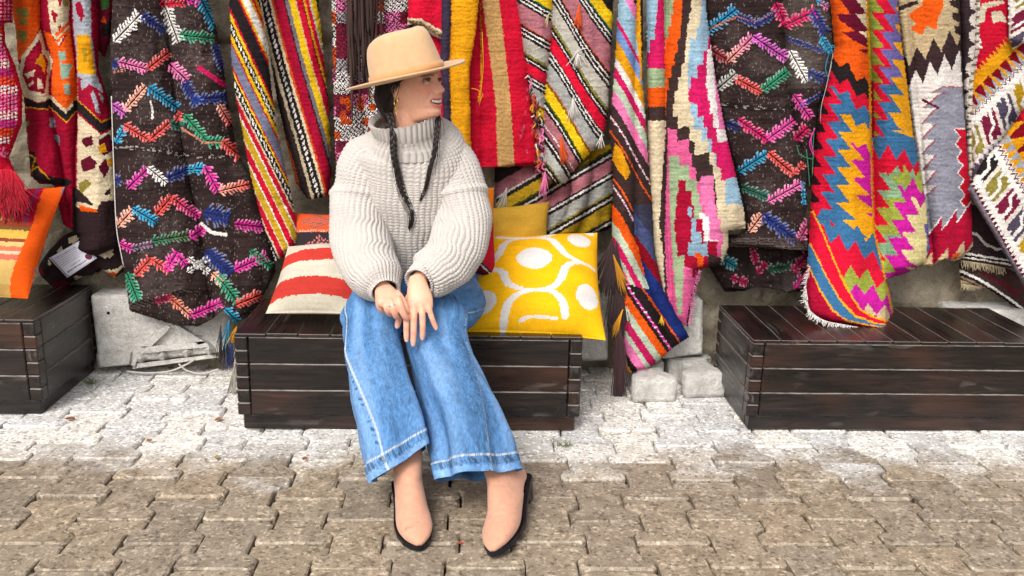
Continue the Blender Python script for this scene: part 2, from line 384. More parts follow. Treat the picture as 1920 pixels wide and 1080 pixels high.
# ------------------------------------------------------------------ old stone wall behind the textiles
WALL_Y = 3.66
def rough_slab(name, x0, x1, z0, z1, Y, step, amp, seed, depth=.35):
    nx, nz = int((x1-x0)/step)+1, int((z1-z0)/step)+1
    X, Z = np.meshgrid(np.linspace(x0, x1, nx), np.linspace(z0, z1, nz))
    # irregular rubble courses: recessed joints between swollen stones
    rowh = .26; zz = Z+.05*(vn(X*2.2, Z*2, seed)-.5); r = np.floor(zz/rowh); fz = zz/rowh-r
    cw = .42; xx = X+hsh(r, r*0, seed+3)*.4+.06*(vn(X*3, Z*4, seed+5)-.5); cc = np.floor(xx/cw); fx = xx/cw-cc
    d = np.minimum(np.minimum(fx, 1-fx)*cw, np.minimum(fz, 1-fz)*rowh)
    bulge = np.clip(d/.045, 0, 1)**.5*.03+hsh(cc, r, seed+9)*.02
    y = Y-bulge-amp*(vn(X*9, Z*9, seed)+.5*vn(X*22, Z*22, seed+1)+.3*vn(X*55, Z*55, seed+2)-.9)
    V = np.stack([X, y, Z], -1).reshape(-1, 3); q = grid_faces(nz, nx)
    b = [(x0, Y+depth, z0), (x1, Y+depth, z0), (x1, Y+depth, z1), (x0, Y+depth, z1)]; n = len(V)
    V = np.concatenate([V, b])
    top = list(range((nz-1)*nx, nz*nx)); lf = [i*nx for i in range(nz)]; rt = [i*nx+nx-1 for i in range(nz)]
    P = [top+[n+2, n+3], [n, n+3]+lf[::-1], rt+[n+2, n+1], [n+1, n, n+3, n+2]]
    return np_mesh(name, V, quads=q, polys=P)
w = obj('stone_wall', rough_slab('stone_wall', -3.6, 3.9, -.05, 2.35, WALL_Y, .014, .036, 11), M_WALL)
tag(w, 'rough grey brown stone wall that the rugs hang on', 'wall')
# the wooden rail the textiles hang from
rail = obj('hanging_rail', boxes_mesh('hanging_rail', [(5.6, .05, .07, (0.15, 3.585, 1.80))], .01), M_WOOD)
tag(rail, 'dark wooden rail along the wall above the hanging rugs', 'rail')
rail.name = 'hanging_rail'

# pale stones at the foot of the wall
def stone_block(name, label, quad, Y, depth, seed, amp=.006, cat='stone', step=.008, group=None, tilt=.0):
    """a hewn block: front face through four photo corners (TL, TR, BR, BL) at distance Y, going back by depth"""
    TL, TR, BR, BL = [at(p[0], p[1], Y+(p[2] if len(p) > 2 else 0)) for p in quad]
    w_, h_ = np.linalg.norm(TR-TL), np.linalg.norm(TL-BL)
    nu, nv, nw = max(4, int(w_/step)), max(4, int(h_/step)), max(4, int(depth/step))
    V, Q, off = [], [], 0
    faces = []
    def P3(u, v, t):
        f = (1-u)[..., None]*((1-v)[..., None]*TL+v[..., None]*BL)+u[..., None]*((1-v)[..., None]*TR+v[..., None]*BR)
        f = f.copy(); f[..., 1] += t*depth
        return f
    cen = P3(np.array(.5), np.array(.5), np.array(.5))
    for k, (a, b) in {'f': (nu, nv), 'k': (nu, nv), 't': (nu, nw), 'b': (nu, nw), 'l': (nw, nv), 'r': (nw, nv)}.items():
        A, B = np.meshgrid(np.linspace(0, 1, a+1), np.linspace(0, 1, b+1)); o, i = np.zeros_like(A), np.ones_like(A)
        u, v, t = {'f': (A, B, o), 'k': (A, B, i), 't': (A, o, B), 'b': (A, i, B), 'l': (o, B, A), 'r': (i, B, A)}[k]
        # rounded edges
        e = [.5-abs(c-.5) for c in (u*1.0, v*1.0, t*1.0)]
        em = np.sort(np.stack([e[0]*w_, e[1]*h_, e[2]*depth], -1), -1)[..., 1]
        p = P3(u, v, t)
        dr = p-cen; dr /= np.linalg.norm(dr, axis=-1)[..., None]
        rn = np.clip(1-em/.02, 0, 1)**2*.011
        nz_ = vn(p[..., 0]*13+p[..., 1]*7, p[..., 2]*13+p[..., 1]*5, seed)+.6*vn(p[..., 0]*37+p[..., 1]*21, p[..., 2]*37, seed+1)
        p = p-dr*(rn+amp*nz_)[..., None]
        q = grid_faces(b+1, a+1)+off
        if k in ('k', 't', 'l'): q = q[:, ::-1]
        V.append(p.reshape(-1, 3)); Q.append(q); off += (a+1)*(b+1)
    me = np_mesh(name, np.concatenate(V), quads=np.concatenate(Q)[:, ::-1])
    o = obj(name, me, M_MARBLE)
    tag(o, label, cat, group)
    return o
CARVED_Y = 3.50
cb = stone_block('carved_stone', 'pale carved stone block with triangle and diamond studs under the dark embroidered rug', [(165, 552), (432, 560), (424, 662), (182, 692)], CARVED_Y, .16, 3, .004)
def poly_prism(pts, Y, d0, d1):
    """relief: front polygon pulled d1 in front of Y, back edge d0 behind, with sloping sides"""
    c = np.mean(np.array(pts), 0)
    fr = [at(*(c+(np.array(p)-c)*.86), Y-d1) for p in pts]; bk = [at(p[0], p[1], Y+d0) for p in pts]; n = len(pts)
    return fr+bk, [list(range(n))[::-1]]+[[i, (i+1) % n, n+(i+1) % n, n+i] for i in range(n)]
def relief(name, polys, Y, d0, d1, m, parent):
    V, P, off = [], [], 0
    for pts in polys:
        v, p = poly_prism(pts, Y, d0, d1); V += v; P += [[i+off for i in k] for k in p]; off += len(v)
    return obj(name, np_mesh(name, V, polys=P, smooth=False), m, parent)
relief('triangle_frame', [[(262, 652), (316, 603), (324, 612), (282, 652)], [(308, 604), (322, 602), (392, 645), (376, 650)], [(268, 650), (392, 638), (404, 650), (262, 664)]], CARVED_Y, .012, .022, M_MARBLE, cb)
relief('ledge', [[(244, 684), (256, 662), (262, 664), (252, 690)], [(250, 682), (402, 664), (412, 670), (248, 692)], [(180, 664), (250, 658), (246, 684), (184, 690)]], CARVED_Y, .012, .010, M_MARBLE, cb)
for k, (cx, cy) in enumerate(((264, 672), (306, 667), (350, 660), (392, 655))):
    pts = [(cx-14, cy+2), (cx-3, cy-13), (cx+14, cy-3), (cx+2, cy+13)]
    bk = [at(p[0], p[1], CARVED_Y+.012) for p in pts]; tip = at(cx, cy, CARVED_Y-.045)
    obj('stud', np_mesh('stud', bk+[tip], tris=[(1, 0, 4), (2, 1, 4), (3, 2, 4), (0, 3, 4)], smooth=False), M_MARBLE, cb)
hole = multi_tube([np.array([at(203, 587, CARVED_Y-.004), at(203, 587, CARVED_Y+.004), at(203, 587, CARVED_Y+.012)])], [np.array([.006, .006, .006])], 10)
obj('drill_hole', np_mesh('drill_hole', hole[0], quads=hole[1], polys=hole[2], col=C(25, 22, 20)), M_PLAIN, cb)
stone_block('plinth_stone', 'smooth pale stone block standing behind the two stacked paving blocks', [(1236, 545), (1321, 560), (1320, 668), (1240, 676)], 3.46, .14, 5, .003)
stone_block('plinth_stone', 'grey stone block behind the right end of the middle bench', [(1062, 560), (1142, 560), (1142, 680), (1062, 682)], 3.46, .14, 8, .004)
stone_block('plinth_stone', 'white stone block behind the far end of the right bench', [(1786, 578, .02), (1990, 582, .02), (1990, 700, .02), (1786, 700, .02)], 3.47, .15, 9, .006)
# two loose paving blocks on the ground
def loose_paver(label, px, py, rot, sx, seed):
    c = gz(px, py, 0.0)
    a = np.array(paver_outline(.0, 0)); out = []
    n_per = []
    o = crs(np.vstack([a, a[:1]]), 80)[:-1]*np.array([sx, .98])
    n = len(o); hgt = .095
    V = []
    for (z, s, jit) in ((0, .99, 0), (hgt*.2, 1.0, 1), (hgt*.5, 1.0, 1), (hgt*.8, 1.0, 1), (hgt*.93, .99, 1), (hgt, .95, 1), (hgt+.001, .6, .6), (hgt+.001, .25, .5)):
        ang = np.arctan2(o[:, 1], o[:, 0])
        nz_ = .006*jit*(vn(np.cos(ang)*6+z*20, np.sin(ang)*6, seed)-.5)+.004*jit*(vn(np.cos(ang)*19+z*60, np.sin(ang)*19, seed+1)-.5)
        q = o*(s+nz_[:, None]*6)
        zz = np.full(n, z)+(0 if z == 0 else 1)*.004*(vn(q[:, 0]*40, q[:, 1]*40, seed+2)-.5)
        V.append(np.stack([q[:, 0], q[:, 1], zz], -1))
    V = np.array(V); m = len(V)
    me = np_mesh('paving_block', V.reshape(-1, 3), quads=grid_faces(m, n, True), polys=[list(range((m-1)*n, m*n)), list(range(n))[::-1]])
    ob = obj('paving_block', me, M_MARBLE); ob.location = (c[0], c[1], .0); ob.rotation_euler = (0, 0, rot)
    tag(ob, label, 'paving block', 'loose paving blocks on the ground')
loose_paver('loose pale paving block on the ground under the hanging striped rug tip', 1213, 733, math.radians(3), .80, 4)
loose_paver('loose pale paving block with chipped front, next to the black right bench', 1304, 724, math.radians(7), .86, 6)

# ------------------------------------------------------------------ benches
def plank_mesh(L, W, T, key=[0]):
    """plank with length along local X"""
    return boxes_mesh('plank', [(L, W, T, (0, 0, 0))], .0035)
def add_plank(bench, L, W, T, loc, rot, tabs=None, name='plank'):
    specs = [(L, W, T, (0, 0, 0))]
    for t in (tabs or []): specs.append(t)
    me = boxes_mesh(name, specs, .0038 if name == 'plank' else .0016); me.materials.append(M_WOOD); me.materials.append(M_EDGE_LIGHT)
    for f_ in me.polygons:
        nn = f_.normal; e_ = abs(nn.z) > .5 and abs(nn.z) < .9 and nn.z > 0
        if e_ and len(f_.vertices) == 4: f_.material_index = 1  # upward chamfers take the painted highlight
    o = bpy.data.objects.new(name, me); link(o, bench); o.location = loc; o.rotation_euler = rot
    return o
def bench(name, label, x0, x1, y0, y1, H, n_top, rz=0.0):
    """planks laid like a crate: finger-jointed corners, slats across the top, a low inset plinth"""
    w, d = x1-x0, y1-y0
    b = empty(name, (x0, y0, 0), rz); tag(b, label, 'bench', 'dark wooden benches along the wall')
    T, top = .045, .011
    plinth = .055; hh = (H-top-plinth)/3
    g = .0007
    for i in range(3):
        zc = plinth+hh*(i+.5); ph = hh-g*2; hf = ph/2-.001
        # front and back planks with a tab in the lower half, end planks with a tab in the upper half
        for yy, s in ((T/2, -1), (d-T/2, 1)):
            add_plank(b, w-2*T-.002, T, ph, (w/2, yy, zc), (0, 0, 0), [(T, T-.002, hf, (-(w-T)/2, 0, -ph/4-.0005)), (T, T-.002, hf, ((w-T)/2, 0, -ph/4-.0005))])
        for xx in (T/2, w-T/2):
            add_plank(b, d-2*T-.002, T, ph, (xx, d/2, zc), (0, 0, math.pi/2), [(T, T-.002, hf, (-(d-T)/2, 0, ph/4+.0005)), (T, T-.002, hf, ((d-T)/2, 0, ph/4+.0005))])
    for yy in (.012+T/2, d-.012-T/2):
        add_plank(b, w-.03, T, plinth-g, (w/2, yy, (plinth-g)/2), (0, 0, 0))
    for xx in (.015+T/2, w-.015-T/2):
        add_plank(b, d-.03-2*T, T, plinth-g, (xx, d/2, (plinth-g)/2), (0, 0, math.pi/2))
    # top: one rim board at each end, slats between
    sw = w/n_top
    for i in range(n_top):
        add_plank(b, d+.001, sw-.0022, top, (sw*(i+.5), d/2-.001, H-top/2+random.gauss(0, .0006)), (0, 0, math.pi/2), name='slat')
    return b
bench('bench', 'dark stained wooden bench in the middle that the woman sits on', -.797, .383, 2.945, 3.40, .35, 11)
bench('bench', 'dark stained wooden bench carrying the striped tip of a zigzag rug', .978, 2.07, 2.965, 3.42, .34, 11)
bench('bench', 'dark stained wooden bench under the orange edged striped cushion', -2.62, -1.505, 3.06, 3.55, .355, 11)
# ------------------------------------------------------------------ textiles: woven colour per face, laid out on the flat cloth
BK, BR, DB = C(38, 31, 32), C(64, 47, 45), C(48, 36, 36)
RD, CR, MR, DR = C(212, 20, 52), C(168, 14, 50), C(98, 14, 40), C(130, 10, 30)
ORG, MU, YE, DY = C(240, 92, 20), C(232, 160, 22), C(246, 200, 30), C(196, 158, 36)
CRM, WH, TN, BG = C(224, 206, 172), C(238, 232, 226), C(194, 152, 96), C(205, 180, 140)
GY, LG, BL, NV, CY, LB = C(150, 150, 160), C(185, 185, 178), C(58, 108, 150), C(32, 52, 125), C(30, 160, 205), C(158, 192, 214)
GN, LGN, OL, SG = C(45, 150, 110), C(165, 175, 70), C(140, 128, 58), C(160, 180, 140)
MG, PK, CO, SA, MV, HP = C(232, 48, 162), C(240, 124, 178), C(240, 86, 80), C(248, 172, 148), C(178, 112, 122), C(214, 30, 100)
PU, VI = C(110, 92, 112), C(200, 90, 190)

def xof(pts, y):
    p = np.asarray(pts, float); o = np.argsort(p[:, 1], kind='stable'); return np.interp(y, p[o, 1], p[o, 0])
def yof(pts, x):
    p = np.asarray(pts, float); o = np.argsort(p[:, 0], kind='stable'); return np.interp(x, p[o, 0], p[o, 1])
def inpoly(x, y, pts):
    pts = np.asarray(pts, float); r = np.zeros(x.shape, bool)
    x0, y0 = pts.min(0); x1, y1 = pts.max(0)
    m = (x >= x0) & (x <= x1) & (y >= y0) & (y <= y1)
    if not m.any(): return r
    xs, ys = x[m], y[m]; c = np.zeros(xs.shape, bool)
    for i in range(len(pts)):
        (xa, ya), (xb, yb) = pts[i], pts[i-1]
        if ya == yb: continue
        c ^= ((ya > ys) != (yb > ys)) & (xs < (xb-xa)*(ys-ya)/(yb-ya)+xa)
    r[m] = c
    return r
def dseg(x, y, pts):
    """distance to a polyline, and the parameter along it in px"""
    D = np.full(x.shape, 1e9); A = np.zeros(x.shape); S = 0.0; ang = np.zeros(x.shape)
    for (x0, y0), (x1, y1) in zip(pts[:-1], pts[1:]):
        dx, dy = x1-x0, y1-y0; L = math.hypot(dx, dy)+1e-9
        t = np.clip(((x-x0)*dx+(y-y0)*dy)/L/L, 0, 1)
        d = np.hypot(x-x0-t*dx, y-y0-t*dy); m = d < D
        D = np.where(m, d, D); A = np.where(m, S+t*L, A); ang = np.where(m, abs(dy)/L, ang); S += L
    return D, A, ang
class Pat:
    def __init__(s, x, y, base, seed=0):
        s.x0, s.y0 = x, y; s.seed = seed
        s.x = x+1.4*(vn(x/3, y/2.2, seed)-.5)*2; s.y = y+1.2*(vn(x/2.5, y/3, seed+1)-.5)*2
        s.c = np.tile(np.asarray(base, float), (x.size, 1)).reshape(x.shape+(3,)); s.h = np.zeros(x.shape)
    def fill(s, m, c): s.c[m] = c
    def poly(s, c, *polys):
        for p in polys: s.c[inpoly(s.x, s.y, p)] = c
    def line(s, c, pts, w, wv=0):
        d, a, ang = dseg(s.x, s.y, pts); s.c[d < w+wv*ang] = c
    def ell(s, c, cx, cy, rx, ry, rot=0):
        X, Y = s.x-cx, s.y-cy; ca, sa = math.cos(rot), math.sin(rot)
        s.c[((X*ca+Y*sa)/rx)**2+((Y*ca-X*sa)/ry)**2 < 1] = c
    def table(s, q, tab, m=None):
        """colour bands: tab = [(upper limit, colour), ...] ascending in q"""
        lim = np.array([t[0] for t in tab[:-1]]); k = np.searchsorted(lim, q)
        col = np.array([t[1] for t in tab])[k]
        if m is None: s.c[:] = col
        else: s.c[m] = col[m]
    def right(s, c, pts, amp=0, per=30, ph=0, stair=0, ymin=-1e9, ymax=1e9):
        y = s.y; yy = (np.floor(y/stair)+.5)*stair if stair else y
        xb = xof(pts, yy)
        if amp: xb = xb+amp*((y/per+ph) % 1-.5)
        s.c[(s.x > xb) & (y > ymin) & (y < ymax)] = c
    def below(s, c, pts, amp=0, per=30, ph=0, m=None):
        yb = yof(pts, s.x)
        if amp: yb = yb+amp*(2*abs(((s.x/per+ph) % 1)-.5)-.5)
        k = s.y > yb
        s.c[k if m is None else (k & m)] = c
    def rope(s, m, ph, per=9.0):
        """black cord band with slanting white dashes"""
        s.c[m] = BK; k = m & (ph % per < per*.55); s.c[k] = WH
    def tuft(s, p, q, c, W=12.5, per=6.8, c2=None, both=True):
        """embroidered sprig: slanting dabs of yarn on both sides of a dark stem"""
        (x0, y0), (x1, y1) = p, q; L = math.hypot(x1-x0, y1-y0); ux, uy = (x1-x0)/L, (y1-y0)/L
        X, Y = s.x0-x0, s.y0-y0
        m0 = (X > min(0, x1-x0)-22) & (X < max(0, x1-x0)+22) & (Y > min(0, y1-y0)-22) & (Y < max(0, y1-y0)+22)
        a = X*ux+Y*uy; b = Y*ux-X*uy; ab = abs(b); al = a-.55*ab
        k = np.floor(al/per); sd = np.where(b > 0, 1.0, 7.0)
        len_ = W*(.80+.40*hsh(k, sd, int(x0*7+y0)))*np.where((k % 3) == 1, .72, 1.0)
        gap = np.minimum(1.5, W*.14)
        m = m0 & (al > -2) & (a < L+2) & (ab < len_) & (ab > gap) & (((al/per-k) < .66) | (ab < len_*.34))
        # stitches break the dab into beads
        bead = .84+.36*((ab % 4.6) < 2.9)
        cc = np.asarray(c if c2 is None else c, float); col = np.tile(cc, (int(m.sum()), 1))
        if c2 is not None:
            f = np.clip(a[m]/L, 0, 1)[:, None]; col = col*(1-f)+np.asarray(c2)*f
        tip = np.clip((ab[m]/len_[m]-.45)*1.2, 0, .35)[:, None]; s.c[m] = np.clip(col*bead[m][:, None]*(1-tip)+tip*(col*.6+.36), 0, .85)
        s.h[m] = .0035+.0022*np.sin(np.clip((al[m]/per-k[m])/.74, 0, 1)*np.pi)
    def weave(s, amt=.15, row=.13, seed=3):
        n = hsh(s.x0/1.6, s.y0/1.6, s.seed+seed); r = vn(s.x0/30, s.y0/2.3, s.seed+seed+1); v = vn(s.x0/60, s.y0/22, s.seed+seed+2); k = vn(s.x0/3.4, s.y0/2.6, s.seed+seed+4)
        s.c *= np.clip(1+amt*2*(n-.5)+row*2*(r-.5)+row*2.2*(k-.5)+.24*(v-.5), .3, 1.6)[..., None]

def cloth(name, label, cat, outline, Y, pattern, valleys=(), amp=.045, h=1.6, seed=0, ripple=.009, mat_=None, group=None, parent=None, fn=None, lean=0.0, thick=.006, rnd=.55):
    """a hanging cloth: the outline (photo pixels, seen flat) at distance Y from the photographer, cut from a fine woven grid; between the
    valleys it swells towards the viewer in round folds"""
    out = np.asarray(outline, float); x0, y0 = out.min(0)-h; x1, y1 = out.max(0)+h
    nx, ny = int((x1-x0)/h)+2, int((y1-y0)/h)+2
    gx, gy = np.meshgrid(x0+np.arange(nx)*h, y0+np.arange(ny)*h)
    cx, cy = gx[:-1, :-1]+h/2, gy[:-1, :-1]+h/2
    keep = inpoly(cx+.9*(vn(cx/4, cy/4, seed)-.5), cy+.9*(vn(cx/4, cy/4, seed+1)-.5), out)
    # row extents
    any_ = keep.any(1); big = np.where(keep, cx, 1e9).min(1); sml = np.where(keep, cx, -1e9).max(1)
    rows = np.arange(ny-1); ok = rows[any_]
    xmin = np.interp(np.arange(ny)-.5, ok, big[any_]); xmax = np.interp(np.arange(ny)-.5, ok, sml[any_])
    k = np.ones(9)/9; pad = lambda a: np.convolve(np.pad(a, 4, 'edge'), k, 'valid')
    xmin, xmax = pad(xmin), pad(xmax)
    lines = [xmin[:, None]+0*gx]+[xof(v, gy[:, 0])[:, None]+0*gx for v in valleys]+[xmax[:, None]+0*gx]
    Ls = np.sort(np.stack(lines, -1), -1)
    lo = np.full(gx.shape, -1e9); hi = np.full(gx.shape, 1e9)
    for i in range(Ls.shape[-1]):
        v = Ls[..., i]; lo = np.where(v <= gx, np.maximum(lo, v), lo); hi = np.where(v > gx, np.minimum(hi, v), hi)
    lo = np.where(lo < -1e8, xmin[:, None], lo); hi = np.where(hi > 1e8, xmax[:, None], hi)
    wgap = np.maximum(hi-lo, 2.0); t = np.clip((gx-lo)/wgap, 0, 1)
    A = np.minimum(amp, wgap*.00205*.55)
    b = A*np.sin(np.pi*t)**rnd
    b = b+ripple*(vn(gx/34, gy/90, seed+5)-.5)*2+ripple*.5*(vn(gx/13, gy/40, seed+6)-.5)*2
    if fn is not None: b = b+fn(gx, gy)
    pv = pattern(Pat(gx, gy, BK, seed)).h; pc = pattern(Pat(cx, cy, BK, seed)); pc.weave()
    b = b+.0012*(vn(gx/20, gy/2.8, seed+15)-.5)*2+.0013*(vn(gx/3.2, gy/3.2, seed+16)-.5)*2
    yy = Y+lean*(gy-y0)-b-pv
    P = at(gx, gy, yy)
    # used vertices
    fi, fj = np.nonzero(keep); idx = np.stack([fi*nx+fj, fi*nx+fj+1, (fi+1)*nx+fj+1, (fi+1)*nx+fj], -1)
    V = P.reshape(-1, 3); cols = np.clip(pc.c[keep], .002, .9)
    # turned-back selvage: a thin skirt along every cut edge
    kp = np.pad(keep, 1); sk, skc = [], []
    for (di, dj, a, c) in ((-1, 0, 0, 1), (0, 1, 1, 2), (1, 0, 2, 3), (0, -1, 3, 0)):
        nb = kp[1+di:1+di+keep.shape[0], 1+dj:1+dj+keep.shape[1]]
        e = keep & ~nb; ei, ej = np.nonzero(e)
        q = np.stack([ei*nx+ej, ei*nx+ej+1, (ei+1)*nx+ej+1, (ei+1)*nx+ej], -1)
        sk.append(np.stack([q[:, c], q[:, a]], -1)); skc.append(pc.c[e])
    sk = np.concatenate(sk); skc = np.clip(np.concatenate(skc)*.9, .002, .9)
    nV = len(V); V2 = V.copy(); V2[:, 1] += thick
    faces = np.concatenate([idx, np.stack([sk[:, 0], sk[:, 1], sk[:, 1]+nV, sk[:, 0]+nV], -1)])
    cols = np.concatenate([cols, skc])
    Vall = np.concatenate([V, V2]); used = np.unique(faces); remap = np.zeros(len(Vall), np.int64); remap[used] = np.arange(len(used))
    o = obj(name, np_mesh(name, Vall[used], quads=remap[faces][:, ::-1], col=cols), mat_ or M_WOOL, parent)
    if label: tag(o, label, cat, group)
    return o
def fringe(parent, pts, Y, n, length, col, r=.0011, droop=(0, 1), seed=0, spread=.5, name='fringe', bend=.3, col2=None):
    """loose warp threads along a photo-pixel polyline"""
    R = np.random.default_rng(seed); P = crs(np.array(pts, float), n); paths, rad, cs = [], [], []
    for p in P:
        L = length*(.6+.7*R.random()); a = math.atan2(droop[1], droop[0])+R.normal(0, spread*.5); b = a+R.normal(0, bend)
        q = [p, p+np.array([math.cos(a), math.sin(a)])*L*.5, p+np.array([math.cos(a), math.sin(a)])*L*.5+np.array([math.cos(b), math.sin(b)])*L*.5]
        q = crs(np.array(q), 5); yy = (Y if np.isscalar(Y) else Y)-.004*R.random()-np.linspace(0, .012, 5)*R.random()
        paths.append(at(q[:, 0], q[:, 1], yy)); rad.append(r*np.array([1, 1, .95, .85, .6])*(.8+.5*R.random()))
    V, Q, Pn = multi_tube(paths, rad, 4)
    c = np.array(col); colr = np.repeat(c[None]*(.8+.35*R.random(len(P)))[:, None], 5*4, 0)
    o = obj(name, np_mesh(name, V, quads=Q, polys=Pn, col=np.clip(colr, 0, .9), dom='POINT'), M_YARN, parent)
    tag(o, kind='stuff')
    return o

# --- dark brown embroidered rugs
def dark_ground(p, speck=.035):
    n = hsh(p.x0/1.6, p.y0/1.6, 91); v = vn(p.x0/30, p.y0/12, 17); r = vn(p.x0/80, p.y0/1.5, 18)
    p.c[:] = C(54, 41, 40)
    p.c *= (.7+.5*v+.5*(r-.5))[..., None]
    hth = vn(p.x0/46, p.y0/60, 77)+.5*(vn(p.x0/5, p.y0/2.0, 78)-.5); p.c[:] = np.where((hth > .55)[..., None], p.c+C(52, 47, 45)*np.clip((hth-.55)*3, 0, 1)[..., None], p.c)
    d = (hsh(p.x0/1.6, p.y0/3.2, 4) > 1-speck*(.3+1.6*v)); p.c[d] = C(120, 110, 104)
    return p
def pat_dark_a(p):
    dark_ground(p)
    # worn paler yoke at the upper right fold
    m = vn(p.x/26, p.y/30, 61)+.9*np.exp(-((p.x-385)/45)**2-((p.y-105)/70)**2) > .95
    p.c[m & (p.y < 220)] *= 1.7
    d = abs(p.y-285-8*np.sin(p.x/50)); p.c[(d < 7)] *= .72; p.c[(d < 4) & (hsh(p.x/5.2, p.y/2.0, 5) > .8)] = C(165, 155, 148)
    T = p.tuft
    T((214, 78), (262, 28), WH, 13); T((266, 28), (308, 58), NV, 12); T((300, 8), (345, 6), RD, 8)
    T((209, 118), (221, 122), NV, 11); T((222, 116), (276, 130), PK*.9+MG*.15, 11); T((276, 130), (316, 98), CO, 10)
    T((212, 136), (234, 131), C(180, 110, 90), 3)
    T((210, 196), (234, 212), VI, 12); T((233, 208), (272, 163), SA, 11); T((278, 163), (332, 202), CY*.8, 12)
    p.line(WH, [(282, 190), (286, 202), (286, 222)], 2)
    T((217, 268), (233, 240), CY, 9); T((232, 234), (280, 263), CO, 10); T((280, 263), (318, 230), CO, 10); T((318, 232), (344, 238), C(20, 110, 90), 12)
    T((214, 340), (226, 336), NV, 12); T((240, 352), (276, 318), MG*.8+VI*.2, 11); T((277, 314), (312, 342), WH, 10); T((312, 336), (352, 318), NV, 13)
    T((350, 318), (383, 316), CY, 11); T((384, 312), (409, 358), MG, 12); T((410, 358), (466, 346), SA, 11, c2=CO)
    T((221, 424), (248, 394), SA, 12); T((249, 391), (292, 416), CY, 12); T((293, 402), (321, 370), CO, 12); T((321, 370), (372, 406), CO, 12, c2=MG)
    T((285, 452), (358, 440), C(30, 120, 85), 11, c2=C(90, 110, 70)); T((356, 446), (382, 428), MG, 12)
    T((222, 456), (246, 466), MG, 10); T((246, 466), (284, 458), C(130, 100, 130), 8)
    T((254, 516), (282, 486), CO, 12); T((282, 486), (316, 506), CO, 11); T((310, 508), (332, 474), MG, 12); T((332, 476), (348, 496), MG, 10)
    T((352, 510), (390, 484), WH, 7); T((354, 484), (390, 510), WH, 7)
    T((238, 512), (258, 562), GN, 13)
    # second fold
    T((310, 14), (334, 78), WH, 12); T((336, 66), (400, 72), GN, 12); T((374, -8), (404, 52), CY, 13); T((350, 0), (372, 6), MG, 9)
    T((318, 120), (350, 150), PK, 13); T((344, 152), (372, 196), NV*1.2, 13); T((360, 188), (424, 182), NV*1.2, 12); T((402, 82), (418, 132), NV, 10)
    p.line(HP, [(374, 128), (422, 160)], 4.5)
    T((410, 196), (432, 232), SA, 11, c2=CO); T((330, 226), (338, 212), CO, 9); T((346, 216), (386, 262), GN, 12); T((386, 264), (418, 266), GN, 13); T((416, 264), (450, 292), CO, 14)
    p.line(C(210, 130, 110), [(340, 240), (382, 268), (420, 266)], 1.6)
    T((382, 398), (428, 410), NV, 20); p.line(WH, [(378, 420), (396, 436), (424, 440)], 3.2)
    T((386, 470), (432, 512), NV, 18); T((440, 420), (494, 426), MG*.8, 13); T((440, 506), (500, 480), MG, 12)
    T((398, 512), (416, 528), SA, 10); T((408, 516), (446, 566), GN, 13); T((442, 572), (490, 552), CO, 12); T((422, 580), (450, 606), CY, 12)
    T((470, 470), (508, 500), GN*.8, 10); T((300, -60), (240, -100), SA, 11); T((240, -60), (280, -20), CY, 11)
    # turned-up hem: coarse rows of dark and grey yarn
    m = p.y > yof([(240, 560), (300, 545), (345, 530), (400, 540)], p.x)+12
    m &= p.x < 392
    p.c[m & (p.y < yof([(240, 585), (300, 566), (345, 548), (400, 548)], p.x))] = C(112, 100, 92)
    k = m & ((np.floor((p.y-.3*p.x)/2.6) % 2) == 0) & (p.y < yof([(240, 585), (300, 566), (345, 548), (400, 548)], p.x)); p.c[k] = C(52, 42, 40)
    T((316, 556), (358, 592), ORG*.9, 10, c2=SA); T((356, 592), (414, 568), MG, 11); T((290, 566), (320, 556), HP*.8, 8)
    return p
OUT_A = [(212, -170), (211, 0), (207, 90), (210, 180), (215, 300), (219, 420), (232, 505), (240, 560), (243, 583), (290, 598), (330, 610), (372, 612), (400, 596), (418, 580), (440, 606), (462, 596), (486, 570), (516, 510), (512, 470), (500, 430), (474, 335), (446, 290), (428, 200), (418, 120), (404, 50), (386, -10), (372, -170)]
VA = [[(300, -170), (306, 0), (318, 90), (328, 180), (342, 270), (358, 350), (378, 440), (392, 548), (410, 620)]]
def hemroll(gx, gy):
    d = gy-yof([(240, 572), (300, 556), (345, 541), (400, 545)], gx)
    return np.where(gx < 396, -.018*np.clip(d/6, 0, 1)+.012*np.exp(-(d/9)**2), 0)
rugA = cloth('embroidered_rug', 'dark brown rug embroidered with bright sprigs, hanging above the carved stone', 'rug', OUT_A, 3.43, pat_dark_a, VA, .07, seed=3, fn=hemroll, group='dark embroidered rugs', rnd=.6)
cord = crs(np.array([(209, 180), (213, 300), (218, 420), (226, 470), (234, 505), (243, 522)], float), 40)
v, q, pn = multi_tube([at(cord[:, 0], cord[:, 1], 3.425)], [np.full(40, .0022)], 6)
obj('selvage_cord', np_mesh('selvage_cord', v, quads=q, polys=pn, col=WH), M_YARN, rugA)

